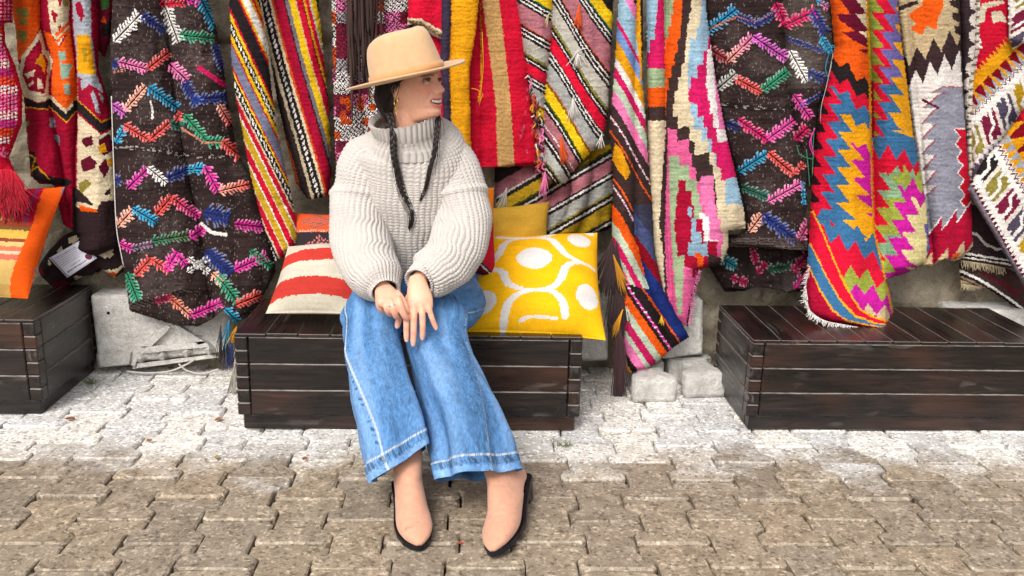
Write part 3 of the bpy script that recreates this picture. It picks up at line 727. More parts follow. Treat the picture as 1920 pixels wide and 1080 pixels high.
def pat_dark_b(p):
    dark_ground(p, .03)
    m = (p.x > xof([(1467, 0), (1480, 180)], p.y)) & (p.y < 165); p.c[m] = p.c[m]*1.0+C(60, 56, 50)*(.6+.8*vn(p.x/6, p.y/2.2, 40))[m][:, None]
    d = abs(p.y-199+4*np.sin(p.x/40)); p.c[d < 5] *= .6; p.c[(d < 3.5) & (hsh(p.x/5.2, p.y/2.0, 6) > .86)] = C(160, 152, 146)
    T = p.tuft
    T((1322, 62), (1380, 18), CY, 12, c2=C(40, 140, 190)); p.line(C(200, 130, 110), [(1326, 56), (1384, 30), (1418, 42), (1460, 20)], 2.2)
    T((1382, 30), (1420, 46), NV, 10); T((1420, 46), (1458, 24), NV*1.1, 9)
    T((1454, 6), (1472, 44), HP*1.05, 13); T((1470, 48), (1528, 22), HP*1.05, 13); T((1524, 18), (1548, 62), NV*1.3, 13); T((1532, 2), (1552, 14), CY, 8, c2=PK)
    T((1330, 92), (1367, 114), C(170, 60, 70), 11); T((1365, 114), (1411, 70), SA, 11, c2=PK); T((1412, 68), (1474, 110), VI*.9+MG*.2, 12)
    T((1344, 168), (1379, 138), LG, 12); T((1378, 146), (1427, 172), CO, 11); T((1428, 170), (1476, 134), GN, 12)
    T((1476, 72), (1548, 98), NV*1.2, 6); T((1482, 96), (1512, 152), WH, 12); T((1514, 136), (1552, 152), NV*1.2, 12); T((1540, 70), (1558, 100), CY, 9)
    T((1384, 224), (1438, 262), HP*.9+MG*.15, 12); T((1438, 262), (1488, 226), MG*.8+PK*.25, 12); T((1488, 178), (1520, 222), MG*.8+PK*.2, 12); T((1490, 262), (1514, 240), HP*.85, 13)
    T((1362, 230), (1384, 240), NV*.7, 12); T((1500, 200), (1540, 176), NV*1.3, 5)
    T((1384, 322), (1438, 288), CY*.85, 11); T((1440, 286), (1488, 326), CO, 11); T((1488, 326), (1506, 308), CO, 9)
    T((1390, 350), (1442, 372), C(30, 110, 90), 11); T((1440, 378), (1502, 344), PK*.8+MG*.3, 11); T((1504, 340), (1508, 382), CY, 5)
    T((1405, 434), (1428, 404), SA, 12); T((1430, 402), (1494, 452), NV*1.15, 15); T((1498, 452), (1518, 416), PK*.5+HP*.6, 12)
    T((1340, -10), (1376, -30), PK, 10); T((1400, -60), (1440, -90), CO, 11)
    # bottom hem rows
    m = p.y > 446; k = (np.floor(p.y/2.4) % 2) == 0; p.c[m & k] = C(92, 80, 76)
    return p
OUT_B = [(1318, -170), (1322, 0), (1340, 130), (1362, 250), (1385, 330), (1404, 432), (1366, 446), (1368, 462), (1440, 466), (1517, 470), (1514, 430), (1512, 360), (1520, 300), (1532, 250), (1534, 205), (1556, 150), (1566, 98), (1556, 0), (1550, -170)]
VB = [[(1466, -170), (1466, 0), (1472, 100), (1480, 180), (1488, 230), (1506, 300), (1510, 420)]]
rugB = cloth('embroidered_rug', 'dark brown rug embroidered with bright sprigs, hanging left of the red zigzag rug', 'rug', OUT_B, 3.44, pat_dark_b, VB, .06, seed=8, group='dark embroidered rugs', rnd=.6)
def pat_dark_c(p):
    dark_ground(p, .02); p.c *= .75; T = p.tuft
    T((1410, 460), (1418, 494), HP*.7, 8); T((1420, 512), (1436, 496), HP*.6, 9); T((1440, 506), (1486, 498), C(20, 90, 60), 10); T((1486, 510), (1514, 478), HP*.7, 12); T((1490, 540), (1506, 520), MG*.6, 10)
    T((1350, 482), (1380, 500), C(20, 110, 120), 12); T((1372, 520), (1400, 530), HP*.6, 9)
    return p
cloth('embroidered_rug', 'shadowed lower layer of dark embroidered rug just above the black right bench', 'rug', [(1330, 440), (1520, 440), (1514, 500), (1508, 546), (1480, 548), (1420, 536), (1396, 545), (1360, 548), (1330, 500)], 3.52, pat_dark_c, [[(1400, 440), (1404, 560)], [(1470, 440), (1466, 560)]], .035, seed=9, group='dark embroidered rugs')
# loose blue and green yarn ends on the right dark rug
def yarn(parent, paths_px, Y, col, r=.0014, name='yarn_end'):
    ps = []
    for pth in paths_px:
        c = crs(np.array(pth, float), 14); ps.append(at(c[:, 0], c[:, 1], Y-.01*np.sin(np.linspace(0, 3, 14))))
    v, q, pn = multi_tube(ps, [np.full(14, r)]*len(ps), 5)
    return obj(name, np_mesh(name, v, quads=q, polys=pn, col=col), M_YARN, parent)
yarn(rugB, [[(1545, 60), (1540, 85), (1560, 100), (1552, 75)], [(1556, 95), (1548, 130), (1560, 160)], [(1540, 100), (1562, 85), (1566, 100)]], 3.40, CY)
yarn(rugB, [[(1560, 110), (1550, 160), (1540, 200), (1538, 235)], [(1562, 100), (1548, 190), (1541, 215), (1544, 230)]], 3.40, LG)
yarn(rugB, [[(1494, 272), (1500, 290), (1520, 298), (1526, 296)], [(1526, 240), (1524, 300), (1523, 330)], [(1512, 280), (1516, 320), (1518, 350)]], 3.39, GN)
yarn(rugB, [[(1528, 240), (1521, 262), (1526, 292)], [(1524, 248), (1518, 270), (1524, 290)]], 3.385, MG, .002)
yarn(rugB, [[(1522, 430), (1518, 470), (1516, 500), (1496, 532), (1488, 542)], [(1526, 440), (1519, 500), (1512, 525)]], 3.385, HP*.9, .0022)

# --- striped flat-weaves left of the woman
W_, R_, K_ = WH, RD*.85, BK
def pat_stripe_a(p):
    s = p.x-p.y/2.1+2.5*np.sin(p.y/90)
    tab = [(262, MR), (268, ORG), (275, WH), (289, BK), (293, CRM), (304, R_), (306, CRM), (318, DY), (320.5, WH), (332, R_), (334, CRM), (346, DY), (348.5, WH), (358, R_), (361, CRM), (373, BK), (376, YE*.9), (379, R_), (396, C(120, 124, 148)), (399, R_), (405, YE*.9), (416, BK), (421, YE*.9), (425, R_), (447, BK), (451, R_), (455, YE*.9), (468, WH), (472, MU), (477, R_), (482, MU*.8), (512, BK), (520, R_)]
    p.table(s, tab)
    for a, b in ((276, 289), (361, 373), (405, 416)):
        mid = (a+b)/2; m = (abs(s-mid) < 2.6) & ((p.y+s*2) % 10 < 6); p.c[m] = WH
    return p
rg = cloth('striped_kilim', 'striped kilim falling to a pointed end with mustard and red diagonal bands', 'rug', [(428, -170), (430, 0), (433, 100), (440, 170), (455, 250), (470, 330), (490, 410), (516, 490), (540, 478), (562, 454), (552, 400), (540, 340), (528, 290), (518, 240), (508, 160), (496, 60), (486, 0), (480, -170)], 3.37, pat_stripe_a, [], .045, seed=21, ripple=.008)
def pat_stripe_b(p):
    s = p.x-p.y/3.7+2*np.sin(p.y/70)
    p.table(s, [(440, MR*.6), (447, BK), (453, CRM), (461, MR*.6), (466, ORG*.6), (474, BK), (481, BR), (487, CRM), (504, BK), (509, CRM), (513, ORG*.8), (531, CR), (534, BK), (541, C(120, 110, 120)), (553, YE*.85), (555, BG), (566, RD*.9), (568, BK), (572, MU*.9), (579, RD*.9), (582, LG), (592, YE*.85), (596, BK), (610, GY)])
    m = (abs(s-495.5) < 2.8) & ((p.y+s) % 10 < 6); p.c[m] = WH
    return p
cloth('striped_kilim', 'striped kilim with steep red and yellow bands, straight bottom edge left of the sweater', 'rug', [(488, -170), (490, 0), (504, 90), (520, 190), (540, 280), (556, 345), (579, 375), (600, 371), (619, 366), (621, 300), (614, 180), (604, 80), (596, 0), (592, -170)], 3.47, pat_stripe_b, [[(512, -170), (514, 0), (530, 120), (548, 230), (566, 310), (582, 380)]], .04, seed=23)

# --- knotted crochet textile behind the hat
def pat_crochet(p):
    b = hsh(p.x/24+.3*np.sin(p.y/20), p.y/34, 77); d = np.where(b < .5, (p.x+.8*p.y), (p.x*.9-.8*p.y)); r = np.where(b < .5, (p.x*.8-p.y), (p.x+p.y*.9))
    p.c[:] = C(52, 34, 40)
    k = hsh(p.x/30, p.y/22, 12)
    for lo, hi, c in ((0, .42, WH), (.42, .62, C(150, 20, 60)), (.62, .78, PK), (.78, .86, ORG*.9), (.86, 1, C(190, 180, 185))):
        m = (k >= lo) & (k < hi) & (d % 5.2 < 3.3) & (r % 8.5 < 6.2); p.c[m] = c; p.h[m] = .004
    m = (p.y > 180) & (p.y < 260) & (hsh(p.x/11, p.y/13, 31) > .8); p.c[m & (d % 5.2 < 3.3)] = ORG*.85
    return p
cr = cloth('crochet_textile', 'shaggy black white and pink crochet textile hanging behind the hat', 'textile', [(622, -170), (622, 0), (624, 120), (626, 240), (630, 320), (622, 420), (624, 470), (660, 470), (700, 330), (772, 300), (772, 66), (766, -170)], 3.40, pat_crochet, [[(655, -170), (655, 0), (672, 120), (690, 330)], [(722, -170), (724, 60), (724, 330)]], .04, seed=31)
R = np.random.default_rng(5); paths, rad, cc = [], [], []
for i in range(46):
    x0 = R.uniform(648, 716); top = R.uniform(-170, -60); Ln = R.uniform(150, 330) if x0 < 690 else R.uniform(110, 240)
    n = 12; t = np.linspace(0, 1, n); xs = x0+(8 if x0 < 690 else -4)*t+R.normal(0, 3)*np.sin(t*5+R.random()*6); ys = top+t*Ln
    paths.append(at(xs, ys, 3.345+R.uniform(-.02, .02)+.006*np.sin(t*7+i))); rad.append(np.full(n, R.uniform(.0036, .0052))*np.concatenate([np.ones(n-2), [.9, .5]])); cc.append(np.tile(C(74, 52, 46)*R.uniform(.6, 1.25), (n*5, 1)))
v, q, pn = multi_tube(paths, rad, 5)
tag(obj('yarn_tassel', np_mesh('yarn_tassel', v, quads=q, polys=pn, col=np.concatenate(cc), dom='POINT'), M_YARN), 'long bundle of brown twisted yarn hanging just above the left of the hat', 'tassel')

# --- red blankets right of the hat
def pat_red_fold(p):
    p.c[:] = RD; m = p.y > yof([(760, 33), (790, 36), (815, 50), (840, 62)], p.x); p.c[m] = CRM
    m2 = p.y > yof([(760, 36), (790, 40), (815, 55), (840, 67)], p.x); p.c[m2] = C(120, 96, 70)
    z = m2 & (hsh(p.x/3, p.y/3, 3) > .55); p.c[z] = C(190, 160, 120)
    m3 = p.y > yof([(760, 43), (790, 49), (815, 65), (840, 74)], p.x); p.c[m3] = WH
    return p
rf = cloth('red_blanket', 'red blanket folded over with a woven tan border, above the crown of the hat', 'blanket', [(764, -170), (766, 0), (764, 46), (776, 46), (795, 56), (815, 69), (836, 76), (838, 40), (838, -170)], 3.36, pat_red_fold, [], .03, seed=41)
def pat_red_main(p):
    p.c[:] = RD*.92
    tl = xof([(903, -170), (904, 0), (918, 100), (930, 200), (933, 312)], p.y); tr = xof([(934, -170), (936, 0), (948, 100), (958, 200), (965, 312)], p.y)
    p.fill((p.x > tl) & (p.x < tr), TN)
    p.fill((p.x > xof([(990, 0), (992, 100), (1001, 240), (1008, 312)], p.y)), CR)
    p.line(MU, [(900, 5), (903, 100), (902, 160), (897, 190)], 1.4)
    m = (p.x > 975) & (hsh(p.x/3, p.y/9, 8) > .93); p.c[m] = C(205, 80, 110)
    return p
rm = cloth('red_blanket', 'red blanket with a tan centre stripe hanging straight beside the smiling face', 'blanket', [(800, -170), (800, 100), (820, 250), (850, 314), (930, 314), (975, 312), (1008, 309), (1002, 230), (990, 120), (980, 0), (972, -170)], 3.42, pat_red_main, [[(895, -170), (896, 0), (905, 160), (900, 320)]], .03, seed=43, rnd=.4)
def pat_mustard(p):
    p.c[:] = MU; p.fill(p.x < xof([(846, -170), (847, 0), (843, 120), (848, 300)], p.y), C(62, 52, 72))
    m = (np.floor(p.y/3) % 2 == 0); p.c[m] *= .93
    return p
mw = cloth('mustard_band', 'mustard and navy woven band hanging right behind the hat brim', 'textile', [(826, -170), (828, 0), (826, 120), (832, 240), (830, 310), (884, 310), (882, 235), (880, 130), (892, 60), (898, 0), (900, -170)], 3.345, pat_mustard, [[(846, -170), (846, 310)]], .02, seed=45, rnd=.4)
yarn(mw, [[(884, 166), (894, 168), (904, 176), (906, 182)], [(904, 60), (906, 120), (902, 170), (899, 196)], [(906, 176), (900, 190), (899, 198)]], 3.31, MU, .0014)
fr_pts = [[(986 + i*.14*R.random()+10*R.random(), 95+i*4.0) for i in range(54)]]
paths, rad, cc = [], [], []
for i in range(170):
    t = R.random(); y0 = 95+t*218; x0 = 990+t*18+R.uniform(0, 14); a = R.uniform(0, 6.3)
    P = crs(np.array([(x0, y0), (x0+5*math.cos(a), y0+6+4*math.sin(a)), (x0+R.normal(0, 4), y0+13)]), 5)
    paths.append(at(P[:, 0], P[:, 1], 3.40-R.random()*.03)); rad.append(np.full(5, R.uniform(.0022, .004))); cc.append(np.tile([WH, BK, ORG*.8, MU, CR, PK][R.integers(6)], (20, 1)))
v, q, pn = multi_tube(paths, rad, 4)
tag(obj('knotted_fringe', np_mesh('knotted_fringe', v, quads=q, polys=pn, col=np.concatenate(cc), dom='POINT'), M_YARN, rm), kind='stuff')

# --- diagonal striped blanket with tassels
def diag_tab(s, p, m=None):
    p.table(s, [(-150, BK), (-118, YE), (-114, GN*.6), (-108, BK), (-104, WH), (-97, BK), (-93, WH), (-86, BK), (-34, MV), (-31, ORG*.6), (-24, BK), (-20, WH), (-12, BK), (-8, WH), (0, BK), (38, C(190, 184, 172)), (42, LGN*.5), (46, OL), (54, BK), (57, WH), (64, BK), (94, RD*1.1), (98, BK), (102, WH), (109, BK), (113, WH), (121, BK), (160, C(172, 172, 168)), (164, ORG*.6), (168, C(70, 90, 30)), (198, YE), (203, C(50, 90, 30)), (210, BK), (214, WH), (222, BK), (248, MV), (251, WH), (262, C(150, 90, 100)), (270, BK), (274, WH), (284, BK), (312, LG), (317, OL), (325, BK), (329, WH), (336, BK), (372, MV), (376, WH), (384, BK), (420, YE), (460, BK)], m)
def pat_diag(p):
    fold = p.x > xof([(1036, -170), (1036, 0), (1033, 80), (1023, 160), (1019, 240), (1024, 330)], p.y)
    diag_tab(p.y-1.52*(p.x-1030)+4*np.sin(p.x/18), p, fold)
    diag_tab(1.45*(p.y-.58*(p.x-970)-70)+10, p, ~fold)
    return p
OUT_D = [(962, -170), (968, 0), (985, 120), (1000, 210), (1012, 300), (1018, 340), (1060, 344), (1084, 310), (1108, 286), (1130, 268), (1140, 210), (1146, 100), (1150, 0), (1150, -170)]
rd = cloth('striped_blanket', 'diagonally striped blanket in pink, grey, red and yellow with orange and white tassels', 'blanket', OUT_D, 3.40, pat_diag, [[(1038, -170), (1038, 0), (1034, 80), (1024, 160), (1019, 240), (1024, 340)]], .06, seed=51)
def tassel(parent, px, py, Y, L, col, n=16, r=.0016, lean=0, seed=0, spread=7, loop=True):
    R2 = np.random.default_rng(seed); paths, rad = [], []
    for i in range(n):
        s = R2.normal(0, spread); t = np.linspace(0, 1, 7)
        xs = px+s*t**1.2+lean*t; ys = py+L*(.7+.4*R2.random())*t
        paths.append(at(xs, ys, Y-.012*np.sin(t*2.5)*R2.random()-.006)); rad.append(r*np.array([1.1, 1, 1, 1, 1, .9, .6]))
    v, q, pn = multi_tube(paths, rad, 4); c = np.repeat(np.asarray(col)[None]*(.75+.4*R2.random(n))[:, None], 28, 0)
    return obj('tassel', np_mesh('tassel', v, quads=q, polys=pn, col=np.clip(c, 0, .9), dom='POINT'), M_YARN, parent)
tassel(rd, 1086, 8, 3.345, 46, ORG, 26, .0022, 2, 1, 5); tassel(rd, 1083, 94, 3.345, 32, WH, 14, .0016, 0, 2, 9); tassel(rd, 1074, 184, 3.345, 44, WH, 16, .0017, 2, 3, 5)
tassel(rd, 1050, 256, 3.345, 50, ORG, 26, .0022, 5, 4, 5); tassel(rd, 1128, 252, 3.35, 26, WH, 12, .0016, -2, 5, 5); tassel(rd, 1030, 24, 3.37, 32, C(215, 205, 150), 12, .0016, -12, 6, 5); tassel(rd, 1022, 322, 3.37, 46, PK, 20, .002, -2, 7, 6); tassel(rd, 950, 352, 3.40, 46, C(200, 195, 180), 16, .0016, -10, 8, 7)
yarn(rd, [[(1074, 110), (1082, 98), (1092, 92), (1102, 90)], [(1076, 120), (1086, 104), (1094, 112), (1100, 124)]], 3.34, WH, .0016)
def pat_diag_low(p):
    s = p.y+.58*(p.x-1040)
    p.table((s-300)*1.0, [(-20, BK), (6, MV*.6), (10, WH*.6), (18, BK), (40, DY*.8), (44, C(60, 70, 30)), (50, BK), (54, WH*.7), (60, BK), (84, MV), (88, BK), (92, WH), (98, BK), (122, LG*.8), (126, OL), (132, BK), (136, WH*.8), (142, BK), (170, DY*.7), (176, BK), (180, WH*.7), (188, BK), (230, MV*.5)])
    return p
cloth('striped_blanket', 'lower tangle of striped blanket folds bunched behind the plain ochre cushion', 'blanket', [(926, 300), (1152, 270), (1150, 360), (1146, 430), (1080, 446), (1010, 444), (960, 420), (932, 400)], 3.50, pat_diag_low, [[(1000, 280), (1036, 360), (1010, 450)], [(1104, 270), (1092, 340), (1060, 450)]], .06, seed=53, ripple=.012)
cloth('striped_blanket', 'narrow twisted end of striped blanket reaching down to the yellow patterned cushion', 'blanket', [(1068, 326), (1104, 298), (1110, 330), (1100, 380), (1080, 440), (1050, 446), (1040, 440), (1062, 400), (1072, 360)], 3.41, pat_diag_low, [], .04, seed=54)
# --- many-coloured kilim in two hanging folds
GW = C(190, 205, 180)
def pat_multi_left(p):
    s = p.y-1.6*(p.x-1150)+5*np.sin(p.x/14)
    p.table(s, [(-60, BK), (-30, PK), (30, LB), (42, HP), (70, C(120, 150, 205)), (104, MU), (124, WH), (146, HP*.95), (172, GW), (200, PK), (226, BR), (231, PK), (254, BR), (259, ORG), (334, BR), (340, ORG), (350, BR), (356, PK), (386, BR), (420, ORG), (446, GW), (468, HP*.95), (482, GW), (514, HP*.5+PK*.6), (560, BR), (566, MG), (590, BK), (640, BR)])
    for a in (228.5, 353):
        m = (abs(s-a) < 3) & (p.y % 11 < 7); p.c[m] = WH
    m = p.x > xof([(1192, -170), (1194, 0), (1192, 60), (1200, 130)], p.y); p.c[m & (p.y < 150)] = MU; p.c[m & (p.y < 150) & (p.x > xof([(1200, 0), (1204, 130)], p.y))] = BK
    p.poly(MU, [(1153, 268), (1166, 282), (1182, 322), (1175, 338), (1158, 318), (1148, 300)])
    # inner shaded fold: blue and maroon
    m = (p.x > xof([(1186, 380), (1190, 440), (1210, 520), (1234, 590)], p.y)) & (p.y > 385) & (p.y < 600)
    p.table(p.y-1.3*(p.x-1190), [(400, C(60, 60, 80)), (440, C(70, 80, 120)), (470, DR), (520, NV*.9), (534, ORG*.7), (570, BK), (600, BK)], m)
    # tip
    s2 = p.y-1.45*(p.x-1165); m = p.y > 530+.25*(p.x-1165)
    p.table(s2, [(480, NV*.7), (486, ORG*.8), (512, BK), (517, BK), (524, MG), (536, BK), (562, ORG), (584, GW), (608, HP*.85), (622, GW), (650, PK), (668, BK), (700, MU)], m)
    k = m & (abs(s2-520.5) < 4) & (p.y % 9 < 2.5); p.c[k] = WH
    return p
OUT_ML = [(1168, -170), (1160, 0), (1155, 100), (1143, 250), (1150, 320), (1148, 420), (1148, 470), (1154, 560), (1168, 640), (1176, 700), (1212, 694), (1240, 672), (1262, 652), (1292, 632), (1270, 590), (1244, 545), (1226, 470), (1222, 380), (1214, 280), (1204, 140), (1206, 0), (1206, -170)]
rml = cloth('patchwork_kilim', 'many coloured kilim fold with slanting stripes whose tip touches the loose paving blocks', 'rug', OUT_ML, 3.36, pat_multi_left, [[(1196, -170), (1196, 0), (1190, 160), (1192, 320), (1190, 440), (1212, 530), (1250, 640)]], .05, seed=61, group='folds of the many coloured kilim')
def pat_multi_right(p):
    st = 24.0
    yq = (np.floor((p.y+3*np.sin(p.x/7))/st)+.5)*st
    def b(pts): return xof(pts, yq)
    p.c[:] = LB
    R_ = lambda c, pts: p.fill(p.x > b(pts), c)
    m0 = p.y < 115
    R_(HP, [(1234, 0), (1228, 60), (1212, 100), (1212, 130), (1230, 150)])
    p.fill((p.y > 128) & (p.x < 1252), SG); p.fill((p.y > 164) & (p.x < 1252), ORG); p.fill((p.y > 200) & (p.x < 1252), BR); p.fill((p.y > 226) & (p.x < 1252), CRM)
    R_(SG, [(1245, -170), (1245, 0), (1246, 60), (1247, 100), (1260, 104), (1400, 112)])
    p.fill((p.x > b([(1262, -170), (1264, 0), (1256, 50), (1246, 90), (1248, 240)])) & (p.y < 222), ORG)
    R_(BR, [(1280, -170), (1280, 0), (1276, 60), (1262, 120), (1250, 170), (1248, 260), (1242, 330), (1236, 420), (1244, 480), (1250, 640)])
    R_(CRM, [(1300, -170), (1298, 0), (1288, 60), (1284, 110), (1262, 190), (1262, 220), (1290, 245), (1304, 280), (1330, 300), (1340, 330), (1346, 400), (1352, 430)])
    R_(LB, [(1322, -170), (1316, 0), (1312, 50), (1294, 80), (1288, 140), (1292, 180), (1296, 220), (1314, 250), (1330, 280), (1346, 310), (1360, 340), (1360, 380), (1420, 384)])
    R_(HP, [(1350, -170), (1340, 0), (1336, 60), (1326, 90), (1312, 125), (1296, 150), (1290, 186), (1306, 200), (1318, 226), (1328, 260), (1340, 290), (1352, 325), (1420, 328)])
    R_(WH, [(1350, -170), (1345, 0), (1342, 60), (1326, 100), (1324, 160), (1330, 200), (1340, 240), (1352, 275), (1420, 276)])
    R_(PK, [(1370, -170), (1360, 0), (1338, 110), (1342, 180), (1350, 250), (1420, 260)])
    # lower pink, green and red medallion
    def band(c, L, R2, y0, y1): p.fill((p.x > b(L)) & (p.x < b(R2)) & (p.y > y0) & (p.y < y1), c)
    band(PK*.6+HP*.4, [(1252, 240), (1250, 320), (1246, 460), (1252, 560), (1262, 600)], [(1256, 240), (1290, 270), (1300, 310), (1310, 340), (1338, 360), (1346, 400), (1356, 440), (1352, 470), (1310, 500), (1288, 600)], 240, 620)
    band(SG, [(1254, 290), (1256, 400), (1262, 500), (1272, 600)], [(1266, 290), (1290, 320), (1308, 350), (1316, 400), (1312, 430), (1284, 470), (1278, 600)], 292, 590)
    band(CR, [(1272, 340), (1268, 380), (1264, 420), (1270, 470), (1300, 520)], [(1282, 340), (1296, 370), (1302, 400), (1330, 430), (1352, 450), (1340, 480), (1300, 520)], 338, 520)
    band(WH, [(1308, 380), (1320, 430)], [(1318, 380), (1336, 400), (1348, 430)], 400, 452); band(PK, [(1314, 372), (1330, 420)], [(1338, 372), (1352, 430), (1362, 460)], 330, 450)
    band(LB*.8, [(1286, 385), (1300, 430), (1290, 470)], [(1294, 385), (1308, 430), (1328, 470)], 388, 480); band(ORG, [(1302, 468), (1310, 500)], [(1314, 468), (1320, 500)], 474, 500)
    p.poly(CRM, [(1348, 395), (1398, 395), (1398, 430), (1366, 432), (1366, 418), (1350, 410)])
    # cream joints where the colours meet
    return p
OUT_MR = [(1212, -170), (1212, 0), (1214, 150), (1216, 280), (1222, 390), (1228, 480), (1240, 550), (1258, 592), (1276, 606), (1290, 612), (1296, 580), (1310, 504), (1340, 500), (1356, 490), (1366, 462), (1366, 432), (1398, 428), (1394, 390), (1380, 330), (1362, 255), (1342, 150), (1324, 20), (1318, -170)]
rmr = cloth('patchwork_kilim', 'many coloured kilim fold with stepped red, cream and sky blue blocks', 'rug', OUT_MR, 3.38, pat_multi_right, [[(1250, -170), (1250, 0), (1248, 200), (1250, 400), (1262, 600)]], .055, seed=63, group='folds of the many coloured kilim', rnd=.5)
tassel(rml, 1156, 452, 3.33, 170, C(66, 44, 46), 130, .002, 6, 11, 11); tassel(rml, 1148, 448, 3.32, 100, C(66, 44, 46), 110, .002, -10, 12, 14); tassel(rml, 1160, 590, 3.31, 150, C(84, 52, 56), 110, .002, 2, 13, 7)
tassel(rml, 1150, 478, 3.31, 70, MU, 26, .0018, 22, 14, 4); tassel(rml, 1168, 580, 3.31, 50, MU, 18, .0018, -16, 15, 3); tassel(rml, 1174, 676, 3.33, 24, MU, 14, .0016, 2, 16, 4); tassel(rml, 1240, 592, 3.31, 18, YE, 10, .0016, 2, 17, 3)
fringe(rmr, [(1290, 606), (1294, 580), (1300, 540), (1310, 506)], 3.33, 40, 8, PK, .0013, (1, .6), 18)

# --- red zigzag kilim whose tip rests on the right bench
MGT = C(196, 30, 150)
def pat_zig(p):
    left = p.x < xof([(1624, -170), (1626, 0), (1631, 150), (1634, 300), (1638, 430), (1664, 540), (1680, 620)], p.y)
    A, per = 26.0, 33.0
    c0 = p.c.copy()
    # left fold: nested stepped bands
    p.c[:] = ORG
    p.right(MR*1.1, [(1598, -170), (1584, 0), (1580, 40), (1600, 75), (1630, 100), (1700, 110)], A, per, .2); p.right(CRM, [(1616, -170), (1612, 0), (1620, 60), (1640, 80), (1720, 90)], A*.8, per, .2)
    zb = lambda pts: yof(pts, p.x)+22*(2*abs((((p.x-1574)/32) % 1)-.5)-.5)
    cap = [(1540, 112), (1574, 118), (1600, 140), (1630, 165)]
    lim = p.y > zb(cap)-4
    p.fill(lim, BK); m = (p.y > zb([(1540, 140), (1574, 146), (1600, 166), (1630, 192)]))
    p.fill(m, RD*.95)
    side = lambda pts, ph: xof(pts, p.y)+A*(((p.y/per+ph) % 1)-.5)
    p.fill(lim & (p.x < side([(1545, 120), (1548, 180), (1538, 240), (1530, 300), (1524, 420)], .5)), C(40, 18, 24))
    m = (p.y > zb([(1540, 158), (1574, 166), (1600, 190), (1630, 214)])) & (p.x > side([(1572, 100), (1566, 200), (1560, 260), (1554, 330), (1548, 400), (1566, 450), (1600, 470)], .1)); p.fill(m, BL)
    m = (p.y > zb([(1540, 190), (1574, 198), (1600, 222), (1630, 246)])) & (p.x > side([(1592, 100), (1588, 200), (1584, 260), (1582, 330), (1580, 380), (1600, 430), (1640, 470)], .5)); p.fill(m, MU*1.02)
    m = (p.y > zb([(1540, 240), (1600, 262), (1630, 286)])) & (p.x > side([(1616, 200), (1606, 260), (1610, 330), (1622, 380), (1650, 420)], .9)); p.fill(m, MGT)
    # lower chevrons of the left fold
    def chev(c, pts, ph=0): p.fill(left & (p.y > yof(pts, p.x)+26*(2*abs((((p.x-1560)/32+ph) % 1)-.5)-.5)), c)
    chev(BL, [(1540, 400), (1570, 420), (1600, 432), (1640, 446)]); chev(RD, [(1540, 430), (1570, 452), (1600, 462), (1640, 484), (1680, 520)], .1)
    chev(LGN*.8, [(1540, 520), (1590, 510), (1620, 512), (1660, 540)], .4); chev(MGT, [(1540, 560), (1590, 546), (1620, 540), (1660, 556)], .1); chev(BG, [(1540, 610), (1600, 590), (1640, 578), (1680, 592)], .4); chev(DR, [(1600, 620), (1640, 602), (1680, 600)])
    # border bands running to the tip
    s = p.y-1.5*(p.x-1520)-.0028*(p.x-1520)*(p.y-400)*.3
    bnd = lambda pts: xof(pts, p.y)
    m = left & (p.y > 395) & (p.x < bnd([(1526, 395), (1546, 440), (1566, 490), (1592, 545), (1616, 580), (1640, 594), (1690, 606)])); p.fill(m, MU)
    m = left & (p.y > 398) & (p.x < bnd([(1523, 398), (1543, 440), (1563, 490), (1588, 545), (1612, 582), (1640, 598), (1690, 610)])); p.fill(m, RD*.95)
    m = left & (p.y > 455) & (p.x < bnd([(1520, 455), (1532, 480), (1552, 520), (1576, 560), (1604, 590), (1640, 604), (1690, 612)])); p.fill(m, MU)
    m = left & (p.y > 458) & (p.x < bnd([(1518, 458), (1530, 482), (1549, 520), (1573, 562), (1600, 593), (1640, 607), (1690, 614)])); p.fill(m, BL)
    m = left & (p.y > 495) & (p.x < bnd([(1516, 495), (1524, 512), (1540, 545), (1562, 580), (1588, 600), (1690, 620)])); p.fill(m, MU)
    m = left & (p.y > 498) & (p.x < bnd([(1514, 498), (1522, 514), (1538, 548), (1560, 583), (1590, 604), (1640, 612), (1690, 622)])); p.fill(m, CR)
    lc = p.c.copy()
    # right fold
    p.c[:] = RD*.95
    p.fill(p.x < side([(1646, -170), (1646, 60), (1644, 140), (1630, 300)], .3), LGN*.7)
    p.fill((p.x < xof([(1636, 0), (1640, 300), (1650, 420)], p.y)) & (p.y > 150), DR)
    vio = C(110, 100, 160)
    p.fill((p.x > side([(1676, -170), (1672, 0), (1664, 60), (1660, 130), (1658, 170)], .2)) & (p.y < 175), vio)
    p.fill((p.x > side([(1690, -170), (1690, 40), (1686, 100), (1682, 170)], .6)) & (p.y < 210), MU)
    m = (p.y > 160) & (p.x > side([(1662, 150), (1658, 200), (1648, 250), (1640, 290), (1700, 300)], .2)); p.fill(m & (p.y < 300), BL)
    m = (p.y > 140) & (p.x > side([(1682, 150), (1680, 200), (1676, 240), (1720, 262)], .6)); p.fill(m & (p.y < 265), MU)
    z2 = lambda pts, ph=0: p.y > yof(pts, p.x)+30*(2*abs((((p.x-1640)/31+ph) % 1)-.5)-.5)
    p.fill((p.y > 230) & z2([(1640, 262), (1680, 268), (1720, 286)], .2) & (p.y < 330), BL)
    p.fill(z2([(1630, 284), (1680, 286), (1720, 304)], .7), RD*.95)
    m = (p.y > 300) & (p.x > side([(1700, 300), (1660, 322), (1656, 380), (1652, 440), (1646, 520)], .2)) & z2([(1640, 312), (1680, 318), (1720, 334)], .2)
